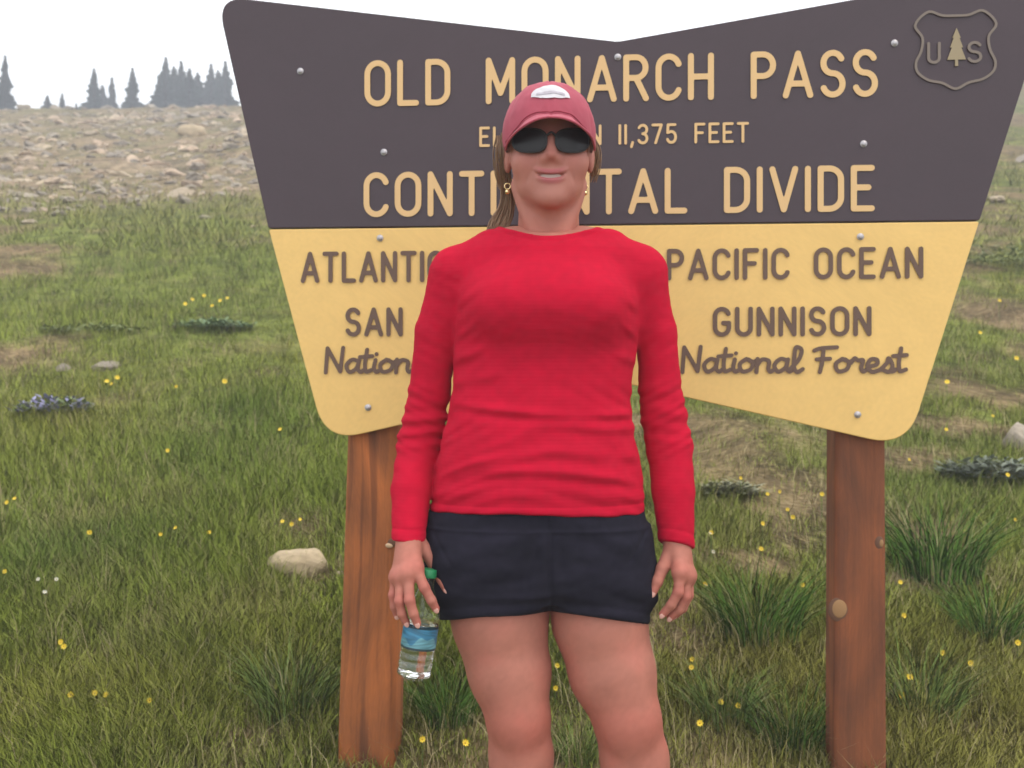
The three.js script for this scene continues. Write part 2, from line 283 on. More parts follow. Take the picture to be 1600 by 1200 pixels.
{
  const R = rng(5), L = 'small yellow wildflower scattered in the meadow grass', G = 'yellow wildflowers scattered over the meadow';
  for (const [px, py] of [[95, 1003], [112, 1085], [150, 1083], [165, 1086], [232, 1094], [10, 785], [22, 779], [8, 893], [440, 815], [455, 819], [470, 812], [250, 835], [275, 825], [140, 832], [168, 596], [182, 590], [175, 600], [276, 604], [352, 596], [437, 671], [262, 704], [300, 468], [318, 462], [345, 470], [355, 466], [330, 478], [290, 475], [1158, 747], [1198, 772], [1216, 768], [1192, 818], [1112, 832], [1232, 796], [1238, 808], [1190, 858], [1104, 912], [1252, 914], [1284, 772], [1477, 671], [1478, 597], [1420, 718], [1413, 962], [1408, 910], [1080, 1030], [1082, 1043], [1515, 1036], [1586, 812], [1575, 742], [1094, 1130], [1550, 650], [1420, 1058], [870, 1040], [868, 1075], [1590, 560], [1560, 470], [1530, 520]])
    flower(px + (R() - 0.5) * 4, py, L, G, 0.85 + 0.3 * R() + (600 > py ? 0.6 : 0));
  const W = std({ color: rgb(0.7, 0.68, 0.58), roughness: 0.7, side: THREE.DoubleSide });
  for (const [px, py] of [[1110, 832], [1114, 862], [1104, 913], [60, 905], [88, 905], [70, 925]]) flower(px, py, 'small whitish flower head in the grass', 'whitish flower heads', 0.8, W);
}
function leafyPlant(name, label, cat, px, py, w, h, n, leafCol, tipCol, seed) {
  const p = groundAt(px, py), t = thing(name, label, cat, [p.x, p.y, p.z]), R = rng(seed), lp = [], li = [], tp = [], ti = [];
  for (let k = 0; k < n; k++) {
    const a = R() * 6.283, r = w * Math.sqrt(R()), x = Math.cos(a) * r, z = Math.sin(a) * r * 0.6, y = h * (0.1 + 0.9 * R()) * (1 - 0.6 * (r / w) ** 2), tip = tipCol && R() < 0.35, P_ = tip ? tp : lp, I = tip ? ti : li, o = P_.length / 3, L = 0.012 + 0.02 * R(), b = R() * 6.283, up = tip ? 0.9 : R() * 1.2 - 0.2;
    const ux = Math.cos(b) * L, uz = Math.sin(b) * L; P_.push(x, y, z, x + ux - uz * 0.35, y + L * up * 0.6, z + uz + ux * 0.35, x + ux + uz * 0.35, y + L * up * 0.6, z + uz - ux * 0.35, x + ux * 2, y + L * up, z + uz * 2); I.push(o, o + 1, o + 2, o + 1, o + 3, o + 2);
  }
  const mk = (a, i) => { const g = new THREE.BufferGeometry(); g.setAttribute('position', new THREE.Float32BufferAttribute(a, 3)); g.setIndex(i); const f = g.toNonIndexed(); f.computeVertexNormals(); return f; };
  part('foliage', mk(lp, li), std({ color: leafCol, roughness: 0.85, side: THREE.DoubleSide }), t);
  if (tp.length) part('blossom', mk(tp, ti), std({ color: tipCol, roughness: 0.85, side: THREE.DoubleSide }), t);
}
leafyPlant('low_shrub', 'dark bluish green low shrub in the grass left of the sign', 'shrub', 335, 515, 0.26, 0.06, 700, rgb(0.15, 0.22, 0.11), null, 3);
leafyPlant('low_shrub', 'olive low shrub left of the dark bluish one', 'shrub', 150, 520, 0.34, 0.05, 500, rgb(0.20, 0.24, 0.11), null, 4);
leafyPlant('lupine_patch', 'patch of blue violet wildflowers in the grass at the left edge', 'flowers', 88, 648, 0.2, 0.08, 520, rgb(0.16, 0.22, 0.07), rgb(0.26, 0.25, 0.42), 5);
leafyPlant('low_shrub', 'grey green sprawling shrub below the large grey stone at the right edge', 'shrub', 1545, 748, 0.2, 0.08, 800, rgb(0.19, 0.215, 0.165), null, 6);
leafyPlant('low_shrub', 'dull green low shrub on the slope at the upper right edge', 'shrub', 1585, 420, 0.5, 0.2, 1200, rgb(0.18, 0.22, 0.10), null, 8);
leafyPlant('low_shrub', 'dusty low shrub just right of her left sleeve under the sign', 'shrub', 1140, 775, 0.12, 0.05, 420, rgb(0.24, 0.24, 0.15), null, 9);

// ---------------------------------------------------------------- stroke lettering: outline of all points nearer than half a stroke to a path
function strokeGeo(paths, half, depth, cell) {
  let x0 = 1e9, x1 = -1e9, y0 = 1e9, y1 = -1e9; const segs = [];
  for (const p of paths) for (let i = 0; i < p.length; i++) { const [x, y] = p[i]; x0 = Math.min(x0, x); x1 = Math.max(x1, x); y0 = Math.min(y0, y); y1 = Math.max(y1, y); if (p.length == 1) segs.push([x, y, x, y]); else if (i) segs.push([p[i - 1][0], p[i - 1][1], x, y]); }
  x0 -= half * 1.4; y0 -= half * 1.4; x1 += half * 1.4; y1 += half * 1.4;
  return fieldGeo((x, y) => { let m = 1e9; for (const [ax, ay, bx, by] of segs) { const dx = bx - ax, dy = by - ay, t = clamp(((x - ax) * dx + (y - ay) * dy) / (dx * dx + dy * dy + 1e-12)), ex = x - ax - dx * t, ey = y - ay - dy * t; const e = ex * ex + ey * ey; if (e < m) m = e; } return Math.sqrt(m) - half; }, x0, y0, x1, y1, depth, cell);
}
function fieldGeo(f, x0, y0, x1, y1, depth, cell) {
  const nx = Math.ceil((x1 - x0) / cell), ny = Math.ceil((y1 - y0) / cell), F = new Float32Array((nx + 1) * (ny + 1)), pos = [], nor = [];
  for (let j = 0; j <= ny; j++) for (let i = 0; i <= nx; i++) F[j * (nx + 1) + i] = f(x0 + i * cell, y0 + j * cell);
  const tri = (a, b, c, n) => { pos.push(...a, ...b, ...c); for (let k = 0; k < 3; k++) nor.push(...n); };
  const doTri = (A, B, C) => { // each [x, y, value], anticlockwise
    const T = [A, B, C], poly = [], cut = [];
    for (let k = 0; k < 3; k++) { const p = T[k], q = T[(k + 1) % 3]; if (p[2] < 0) poly.push([p[0], p[1]]); if ((p[2] < 0) != (q[2] < 0)) { const t = p[2] / (p[2] - q[2]), c = [lerp(p[0], q[0], t), lerp(p[1], q[1], t)]; poly.push(c); cut.push([c, p[2] < 0]); } }
    for (let k = 1; k + 1 < poly.length; k++) tri([...poly[0], depth], [...poly[k], depth], [...poly[k + 1], depth], [0, 0, 1]);
    if (cut.length == 2) { const [a, b] = cut[0][1] ? [cut[0][0], cut[1][0]] : [cut[1][0], cut[0][0]]; const L = Math.hypot(b[0] - a[0], b[1] - a[1]) || 1, n = [(b[1] - a[1]) / L, -(b[0] - a[0]) / L, 0]; tri([...a, depth], [...a, 0], [...b, depth], n); tri([...a, 0], [...b, 0], [...b, depth], n); }
  };
  for (let j = 0; j < ny; j++) for (let i = 0; i < nx; i++) {
    const o = j * (nx + 1) + i, v = [F[o], F[o + 1], F[o + nx + 2], F[o + nx + 1]]; if (v.every(q => q >= 0)) continue;
    const X = x0 + i * cell, Y = y0 + j * cell, p = [[X, Y, v[0]], [X + cell, Y, v[1]], [X + cell, Y + cell, v[2]], [X, Y + cell, v[3]]];
    doTri(p[0], p[1], p[2]); doTri(p[0], p[2], p[3]);
  }
  const g = new THREE.BufferGeometry(); g.setAttribute('position', new THREE.Float32BufferAttribute(pos, 3)); g.setAttribute('normal', new THREE.Float32BufferAttribute(nor, 3)); return g;
}
const arc = (cx, cy, rx, ry, a0, a1, n = 14) => Array.from({ length: n + 1 }, (_, i) => { const a = (a0 + (a1 - a0) * i / n) * Math.PI / 180; return [cx + rx * Math.cos(a), cy + ry * Math.sin(a)]; });
const spline = (pts, n = 7) => { const c = new THREE.CatmullRomCurve3(pts.map(p => V(p[0], p[1], 0)), false, 'centripetal'); return c.getPoints(n * (pts.length - 1)).map(p => [p.x, p.y]); };
const w5 = 0.26; // glyphs: height 1, [advance width, paths]
const GLYPH = {
  O: [0.52, [[...arc(0.26, 0.72, w5, 0.28, 0, 180), ...arc(0.26, 0.28, w5, 0.28, 180, 360), [0.52, 0.72]]]],
  C: [0.48, [[...arc(0.25, 0.72, 0.25, 0.28, 20, 180), ...arc(0.25, 0.28, 0.25, 0.28, 180, 340)]]],
  G: [0.50, [[...arc(0.25, 0.72, 0.25, 0.28, 20, 180), ...arc(0.25, 0.28, 0.25, 0.28, 180, 360), [0.5, 0.45], [0.3, 0.45]]]],
  U: [0.48, [[[0, 1], ...arc(0.24, 0.25, 0.24, 0.25, 180, 360), [0.48, 1]]]],
  L: [0.40, [[[0, 1], [0, 0], [0.40, 0]]]],
  D: [0.48, [[[0, 0], [0, 1], [0.2, 1], ...arc(0.2, 0.72, 0.28, 0.28, 90, 0), ...arc(0.2, 0.28, 0.28, 0.28, 0, -90), [0, 0]]]],
  M: [0.58, [[[0, 0], [0, 1], [0.29, 0.2], [0.58, 1], [0.58, 0]]]],
  N: [0.48, [[[0, 0], [0, 1], [0.48, 0], [0.48, 1]]]],
  A: [0.58, [[[0, 0], [0.29, 1], [0.58, 0]], [[0.09, 0.28], [0.49, 0.28]]]],
  R: [0.48, [[[0, 0], [0, 1], [0.24, 1], ...arc(0.24, 0.75, 0.23, 0.25, 90, -90), [0, 0.5]], [[0.24, 0.5], [0.48, 0]]]],
  P: [0.46, [[[0, 0], [0, 1], [0.22, 1], ...arc(0.22, 0.74, 0.24, 0.26, 90, -90), [0, 0.48]]]],
  H: [0.48, [[[0, 0], [0, 1]], [[0.48, 0], [0.48, 1]], [[0, 0.5], [0.48, 0.5]]]],
  S: [0.46, [[...arc(0.23, 0.755, 0.22, 0.245, 25, 180), ...arc(0.23, 0.755, 0.22, 0.245, 180, 262, 6), ...arc(0.23, 0.255, 0.23, 0.255, 82, 0, 7), ...arc(0.23, 0.255, 0.23, 0.255, 0, -158)]]],
  E: [0.42, [[[0.42, 1], [0, 1], [0, 0], [0.42, 0]], [[0, 0.52], [0.34, 0.52]]]],
  F: [0.42, [[[0.42, 1], [0, 1], [0, 0]], [[0, 0.52], [0.34, 0.52]]]],
  B: [0.46, [[[0, 0], [0, 1], [0.22, 1], ...arc(0.22, 0.76, 0.21, 0.24, 90, -90), [0, 0.52]], [[0.22, 0.52], ...arc(0.22, 0.26, 0.24, 0.26, 90, -90), [0, 0]]]],
  V: [0.54, [[[0, 1], [0.27, 0], [0.54, 1]]]],
  T: [0.48, [[[0, 1], [0.48, 1]], [[0.24, 1], [0.24, 0]]]],
  I: [0.0, [[[0, 0], [0, 1]]]],
  1: [0.0, [[[0, 0], [0, 1]]]],
  3: [0.44, [[...arc(0.22, 0.76, 0.21, 0.24, 155, -90, 14)], [...arc(0.22, 0.26, 0.22, 0.26, 90, -155, 14)]]],
  7: [0.44, [[[0, 1], [0.44, 1], [0.14, 0]]]],
  5: [0.44, [[[0.4, 1], [0.04, 1], [0.02, 0.56], ...arc(0.21, 0.31, 0.22, 0.31, 115, -155, 14)]]],
  ',': [0.06, [[[0.06, 0.04], [0.0, -0.2]]]],
};
const SCRIPT = {
  N: [0.50, [[[0, 0], [0.05, 0.98], [0.40, 0.04], [0.48, 1.0]]]],
  a: [0.42, [spline([[0.36, 0.46], [0.2, 0.52], [0.03, 0.28], [0.12, 0.02], [0.3, 0.16], [0.38, 0.5]]), spline([[0.38, 0.5], [0.35, 0.12], [0.42, 0.02], [0.5, 0.1]])]],
  t: [0.25, [spline([[0.14, 0.92], [0.08, 0.3], [0.12, 0.03], [0.26, 0.1]]), [[-0.06, 0.62], [0.28, 0.66]]]],
  i: [0.14, [spline([[0.08, 0.5], [0.04, 0.15], [0.1, 0.02], [0.2, 0.1]]), [[0.11, 0.74]]]],
  o: [0.40, [spline([[0.2, 0.52], [0.03, 0.32], [0.1, 0.03], [0.3, 0.1], [0.36, 0.38], [0.2, 0.52]]), spline([[0.26, 0.5], [0.38, 0.4], [0.46, 0.46]])]],
  n: [0.42, [[[0.05, 0.52], [0.02, 0.0]], spline([[0.03, 0.26], [0.18, 0.5], [0.34, 0.44], [0.33, 0.12], [0.38, 0.02], [0.48, 0.1]])]],
  l: [0.26, [spline([[-0.04, 0.1], [0.2, 0.5], [0.26, 0.9], [0.14, 0.98], [0.08, 0.6], [0.08, 0.15], [0.16, 0.0], [0.3, 0.12]])]],
  F: [0.44, [spline([[-0.04, 0.84], [0.1, 0.92], [0.54, 0.97]]), spline([[0.2, 0.94], [0.16, 0.4], [0.1, 0.0]]), [[0.02, 0.5], [0.36, 0.52]]]],
  r: [0.34, [spline([[-0.02, 0.36], [0.08, 0.54], [0.16, 0.46], [0.28, 0.47], [0.24, 0.14], [0.3, 0.02], [0.38, 0.1]])]],
  e: [0.34, [spline([[0.03, 0.2], [0.26, 0.3], [0.26, 0.48], [0.12, 0.5], [0.02, 0.22], [0.14, 0.01], [0.4, 0.12]])]],
  s: [0.32, [spline([[-0.04, 0.08], [0.14, 0.36], [0.18, 0.54], [0.28, 0.22], [0.18, 0.01], [0.04, 0.08]]), spline([[0.2, 0.02], [0.3, 0.03], [0.36, 0.1]])]],
};
function writeLine(text, u0, u1, base, h, half, parent, mat, z, set = GLYPH, gap = 0.30, space = 0.42) {
  const W = [...text].map(c => c == ' ' ? null : set[c]); let total = 0; W.forEach((g, i) => { total += g ? g[0] : space; if (i < W.length - 1) total += gap; });
  const H = h - 2 * half, sx = (u1 - u0 - 2 * half) / total; let x = u0 + half, odd = 0;
  const cache = {};
  [...text].forEach((c, i) => {
    const g = W[i]; if (!g) { x += (space + gap) * sx; return; }
    const geo = cache[c] ||= strokeGeo(g[1].map(p => p.map(([a, b]) => [a * sx, b * H])), half, 0.0013, half / 2.6);
    const m = part('letter', geo, mat, parent); m.position.set(x, base + half, z + (set == SCRIPT ? (odd++ % 2) * 0.0004 : 0)); x += (g[0] + gap) * sx;
  });
}

// ---------------------------------------------------------------- the sign
const sign = thing('pass_sign', 'brown and yellow mountain pass sign with routed lettering on two wooden posts', 'sign', [0.2429, EYE, -2.26]);
sign.rotation.y = -4 * Math.PI / 180; // its right end is a little nearer
function roundedShape(pts) { // [x, y, radius]
  const s = new THREE.Shape(), n = pts.length;
  pts.forEach(([x, y, r], i) => {
    const a = pts[(i + n - 1) % n], b = pts[(i + 1) % n], da = Math.hypot(a[0] - x, a[1] - y), db = Math.hypot(b[0] - x, b[1] - y);
    const p = [x + (a[0] - x) * r / da, y + (a[1] - y) * r / da], q = [x + (b[0] - x) * r / db, y + (b[1] - y) * r / db];
    i ? s.lineTo(...p) : s.moveTo(...p); s.quadraticCurveTo(x, y, ...q);
  }); s.closePath(); return s;
}
const paintTex = dataTex(512, 512, (u, v) => { const t = 0.96 + 0.02 * tileNoise(u, v, 5, 5, 3.3) + 0.015 * tileNoise(u, v, 24, 24, 6.1) + 0.02 * tileNoise(u, v, 110, 110, 2.1); return [t, t, t]; }, true);
const paintRough = dataTex(256, 256, (u, v) => { const t = 0.9 + 0.05 * tileNoise(u, v, 6, 6, 9.3) + 0.05 * tileNoise(u, v, 30, 30, 4.1); return [t, t, t]; });
const TH = 0.019;
const panelGeo = (s) => { const g = new THREE.ExtrudeGeometry(s, { depth: TH - 0.004, bevelEnabled: true, bevelThickness: 0.002, bevelSize: 0.002, bevelOffset: -0.002, bevelSegments: 2, curveSegments: 16 }); g.translate(0, 0, -TH + 0.002); return g; };
const brownMat = phys({ color: rgb(0.047, 0.026, 0.035), map: paintTex, specularIntensity: 0.7, roughness: 0.45, roughnessMap: paintRough, clearcoat: 0.2, clearcoatRoughness: 0.3 });
const yellowMat = phys({ color: rgb(0.82, 0.53, 0.17), map: paintTex, roughness: 0.5, roughnessMap: paintRough });
const tanMat = std({ color: rgb(0.66, 0.43, 0.20), roughness: 0.6 }), faintMat = std({ color: rgb(0.18, 0.14, 0.115), roughness: 0.6 }), faintTree = std({ color: rgb(0.30, 0.235, 0.14), roughness: 0.6 }), darkMat = std({ color: rgb(0.118, 0.066, 0.045), roughness: 0.6 });
const upper = part('brown_panel', panelGeo(roundedShape([[-0.809, 0.3605, 0.006], [0.790, 0.3605, 0.006], [0.966, 0.925, 0.075], [-0.004, 0.774, 0.01], [-0.933, 0.903, 0.075]])), brownMat, sign);
const lower = part('yellow_panel', panelGeo(roundedShape([[-0.675, -0.134, 0.085], [-0.036, 0.0125, 0.02], [0.634, -0.141, 0.085], [0.7893, 0.358, 0.006], [-0.8083, 0.358, 0.006]])), yellowMat, sign);
writeLine('OLD MONARCH PASS', -0.583, 0.570, 0.637, 0.106, 0.0066, upper, tanMat, 0.002);
writeLine('ELEVATION 11,375 FEET', -0.318, 0.288, 0.540, 0.046, 0.0030, upper, tanMat, 0.002);
writeLine('CONTINENTAL DIVIDE', -0.585, 0.563, 0.383, 0.103, 0.0066, upper, tanMat, 0.002);
writeLine('ATLANTIC OCEAN', -0.732, -0.128, 0.233, 0.072, 0.0050, lower, darkMat, 0.002);
writeLine('PACIFIC OCEAN', 0.106, 0.668, 0.233, 0.071, 0.0050, lower, darkMat, 0.002);
writeLine('SAN ISABEL', -0.628, -0.212, 0.109, 0.067, 0.0050, lower, darkMat, 0.002);
writeLine('GUNNISON', 0.208, 0.556, 0.106, 0.067, 0.0050, lower, darkMat, 0.002);
writeLine('National Forest', -0.678, -0.181, 0.022, 0.066, 0.0045, lower, darkMat, 0.002, SCRIPT, 0.04, 0.30);
writeLine('National Forest', 0.136, 0.634, 0.022, 0.066, 0.0045, lower, darkMat, 0.002, SCRIPT, 0.04, 0.30);
{ // shield badge: outline, U, S and a conifer
  const half = [[0.028, 0.813], [0.058, 0.822], [0.087, 0.792], [0.071, 0.765], [0.074, 0.735], [0.085, 0.710], [0.082, 0.690], [0.060, 0.672], [0.028, 0.664]], R = half.map(([a, b]) => [a, b]), L = half.map(([a, b]) => [-a, b]).reverse();
  const ring = [[0, 0.812], ...R, [0, 0.651], ...L, [0, 0.812]], soft = spline(ring, 5);
  const sh = part('shield_outline', strokeGeo([soft], 0.0027, 0.002, 0.0011), faintMat, upper); sh.position.set(0.737, 0, 0.002);
  const u = part('letter', strokeGeo(GLYPH.U[1].map(p => p.map(([a, b]) => [a * 0.048 - 0.058, b * 0.042 + 0.710])), 0.0031, 0.002, 0.0012), faintMat, upper); u.position.set(0.737, 0, 0.002);
  const s = part('letter', strokeGeo(GLYPH.S[1].map(p => p.map(([a, b]) => [a * 0.056 + 0.028, b * 0.042 + 0.710])), 0.0031, 0.002, 0.0012), faintMat, upper); s.position.set(0.737, 0, 0.002);
  const t = new THREE.Shape(); t.moveTo(0, 0.785); for (const [x, y] of [[0.009, 0.763], [0.006, 0.763], [0.014, 0.742], [0.010, 0.742], [0.020, 0.715], [0.003, 0.715], [0.0035, 0.701], [-0.0035, 0.701], [-0.003, 0.715], [-0.020, 0.715], [-0.010, 0.742], [-0.014, 0.742], [-0.006, 0.763], [-0.009, 0.763]]) t.lineTo(x, y); t.closePath();
  const tr = part('tree_emblem', new THREE.ExtrudeGeometry(t, { depth: 0.002, bevelEnabled: false }), faintTree, upper); tr.position.set(0.739, 0, 0.002);
}
{
  const prof = [[0, 0.0042], [0.003, 0.004], [0.0055, 0.003], [0.007, 0.001], [0.0076, 0.0], [0.0095, 0.0], [0.0095, -0.001]].map(([r, y]) => new THREE.Vector2(r, y + 0.0012)), g = new THREE.LatheGeometry(prof.reverse(), 20); g.rotateX(Math.PI / 2);
  const sm = std({ color: rgb(0.42, 0.40, 0.42), metalness: 0.6, roughness: 0.45 });
  for (const [u, v, up] of [[-0.733, 0.722, 1], [-0.538, 0.532, 1], [-0.004, 0.738, 1], [0.606, 0.755, 1], [0.539, 0.533, 1], [-0.547, 0.335, 0], [0.532, 0.327, 0], [-0.575, -0.054, 0], [0.526, -0.068, 0]]) { const q = part('screw', g, sm, up ? upper : lower); q.position.set(u, v, 0.002); q.scale.setScalar(0.8); };
}
// posts
const woodTex = (seed, r, g, b, streak) => dataTex(256, 1024, (u, v) => {
  const wob = 0.05 * tileNoise(u, v, 3, 3, seed), s = u + wob, a = tileNoise(s, v, 26, 2, seed + 2), f = tileNoise(s, v, 95, 4, seed + 5), k = tileNoise(u, v, 4, 5, seed + 9), sp = tileNoise(u, v, 60, 40, seed + 3);
  const t = 1 + 0.09 * a + 0.07 * f + 0.28 * k + 0.06 * sp, dk = sstep(0.2, 0.5, tileNoise(s, v, 14, 2, seed + 12)) * streak; return [r * t * (1 - dk), g * t * (1 - dk * 1.1), b * t * (1 - dk * 1.15)];
}, true);
function postGeo(xt0, xt1, xb0, xb1, yTop, yBot, depth, round, seed, groove) {
  const n = 48, rows = 90, pos = [], uv = [], idx = [];
  for (let j = 0; j <= rows; j++) {
    const t = j / rows, y = lerp(yTop, yBot, t), v = y < -0.13 ? 1 : (y > -0.13 ? 1 : 1), k = (y + 0.13) / (-0.868 + 0.13), x0 = lerp(xt0, xb0, k), x1 = lerp(xt1, xb1, k), cx = (x0 + x1) / 2, hw = (x1 - x0) / 2, hd = depth / 2; let per = 0;
    for (let i = 0; i <= n; i++) {
      const a = i / n * 2 * Math.PI, c = Math.cos(a), s = Math.sin(a), e = round, r = Math.pow(Math.pow(Math.abs(c), e) + Math.pow(Math.abs(s), e), -1 / e);
      let q = 1 + 0.012 * fbm(c * 2 + seed, y * 1.4, s * 2, 2); if (groove) { for (const [gx, gw, gd, gy0, gy1] of groove) { const xx = c * r; if (s > 0) q -= gd * Math.exp(-(((xx - gx - 0.12 * Math.sin(y * 4)) / gw) ** 2)) * sstep(gy0, gy0 + 0.12, -y) * sstep(gy1, gy1 - 0.12, -y); } }
      pos.push(cx + c * r * hw * (1 + (q - 1) * 0.3), y, -TH - 0.001 - hd + s * r * hd * q); uv.push(i / n * 2, y * 1.3);
    }
  }
  for (let j = 0; j < rows; j++) for (let i = 0; i < n; i++) { const a = j * (n + 1) + i, b = a + 1, c = a + n + 1, d = c + 1; idx.push(a, b, c, b, d, c); }
  for (const j of [0, rows]) { const o = pos.length / 3; pos.push(pos[(j * (n + 1)) * 3] - 0.07, j ? yBot : yTop, -TH - depth / 2); uv.push(0.5, 0.5); for (let i = 0; i < n; i++) { const a = j * (n + 1) + i; j ? idx.push(o, a, a + 1) : idx.push(o, a + 1, a); } }
  const g = new THREE.BufferGeometry(); g.setAttribute('position', new THREE.Float32BufferAttribute(pos, 3)); g.setAttribute('uv', new THREE.Float32BufferAttribute(uv, 2)); g.setIndex(idx); g.computeVertexNormals(); return g;
}
const postL = part('post', postGeo(-0.632, -0.506, -0.656, -0.520, 0.70, -1.35, 0.14, 7, 3, [[-0.30, 0.05, 0.07, 0.45, 1.4], [0.52, 0.09, 0.03, 0.3, 1.4]]), std({ map: woodTex(1.1, 0.58, 0.33, 0.155, 0.2), roughness: 0.72 }), sign, 'lighter orange brown wooden post with cracks');
const postR = part('post', postGeo(0.483, 0.594, 0.480, 0.597, 0.72, -1.35, 0.09, 14, 8, [[0.12, 0.03, 0.02, 0.2, 0.62]]), std({ map: woodTex(4.6, 0.455, 0.25, 0.13, 0.12), roughness: 0.72 }), sign, 'reddish brown squared wooden post with a knot');
{
  const kg = (() => { const g = new THREE.SphereGeometry(1, 24, 12); return g; })();
  const km = std({ color: rgb(0.30, 0.165, 0.07), roughness: 0.8 }), kd = std({ color: rgb(0.12, 0.055, 0.03), roughness: 0.8 }), kp = std({ color: rgb(0.55, 0.38, 0.24), roughness: 0.8 });
  const k = (par, m, u, v, z, a, b) => { const o = part('knot', kg, m, par); o.position.set(u, v, z); o.scale.set(a, b, 0.004); return o; };
  k(postR, kd, 0.491, -0.507, -TH - 0.0035, 0.024, 0.028); k(postR, km, 0.492, -0.505, -TH - 0.0018, 0.017, 0.021);
  k(postR, kd, 0.579, -0.355, -TH - 0.003, 0.011, 0.016); k(postR, km, 0.583, -0.356, -TH - 0.0022, 0.006, 0.010);
  k(postL, kd, -0.524, -0.368, -TH - 0.003, 0.011, 0.010); k(postL, kp, -0.530, -0.374, -TH - 0.0015, 0.009, 0.006);
}

// ---------------------------------------------------------------- distance-field modelling
const smin = (a, b, k) => { const h = Math.max(k - Math.abs(a - b), 0) / k; return Math.min(a, b) - h * h * k * 0.25; };
const smax = (a, b, k) => -smin(-a, -b, k);
function bone(a, b, ra, rb) { const dx = b.x - a.x, dy = b.y - a.y, dz = b.z - a.z, L = dx * dx + dy * dy + dz * dz || 1e-9; return (x, y, z) => { const t = clamp(((x - a.x) * dx + (y - a.y) * dy + (z - a.z) * dz) / L), ex = x - a.x - dx * t, ey = y - a.y - dy * t, ez = z - a.z - dz * t; return Math.sqrt(ex * ex + ey * ey + ez * ez) - ra - (rb - ra) * t; }; }
function chain(pts, k = 0.012) { const bs = []; for (let i = 1; i < pts.length; i++) bs.push(bone(pts[i - 1][0], pts[i][0], pts[i - 1][1], pts[i][1])); return (x, y, z) => { let d = 1e9; for (const b of bs) d = smin(d, b(x, y, z), k); return d; }; }
function ell(c, rx, ry, rz) { return (x, y, z) => { const a = (x - c.x) / rx, b = (y - c.y) / ry, e = (z - c.z) / rz, k0 = Math.sqrt(a * a + b * b + e * e), k1 = Math.sqrt(a * a / rx / rx + b * b / ry / ry + e * e / rz / rz); return k0 * (k0 - 1) / (k1 + 1e-9); }; }
function slices(T, zc) { // T: [picture y, left, right, front depth, back depth], top to bottom
  const rows = T.map(([py, l, r, f, b]) => ({ y: EYE + (600 - py) / FPX * 1.88, cx: ((l + r) / 2 - 800) / FPX * 1.88, a: (r - l) / 2 / FPX * 1.88, f, b })).reverse();
  const cr = (p0, p1, p2, p3, t) => 0.5 * (2 * p1 + (p2 - p0) * t + (2 * p0 - 5 * p1 + 4 * p2 - p3) * t * t + (3 * p1 - p0 - 3 * p2 + p3) * t * t * t);
  return (x, y, z) => {
    let i = 0; while (i < rows.length - 2 && y > rows[i + 1].y) i++;
    const r1 = rows[i], r2 = rows[i + 1], r0 = rows[Math.max(0, i - 1)], r3 = rows[Math.min(rows.length - 1, i + 2)], t = clamp((y - r1.y) / (r2.y - r1.y));
    const q = (n) => cr(r0[n], r1[n], r2[n], r3[n], t), cx = q('cx'), a = q('a'), b = z > zc ? q('f') : q('b');
    const u = Math.abs(x - cx) / a, w = Math.abs(z - zc) / b, e = 2.35, s = Math.pow(Math.pow(u, e) + Math.pow(w, e), 1 / e), side = (s - 1) * Math.min(a, b) * (0.75 + 0.25 * Math.min(1, s));
    const over = Math.max(rows[0].y - y, y - rows[rows.length - 1].y); return over > 0 ? Math.hypot(Math.max(side, 0), over) + Math.min(side, 0) * 0 : side;
  };
}
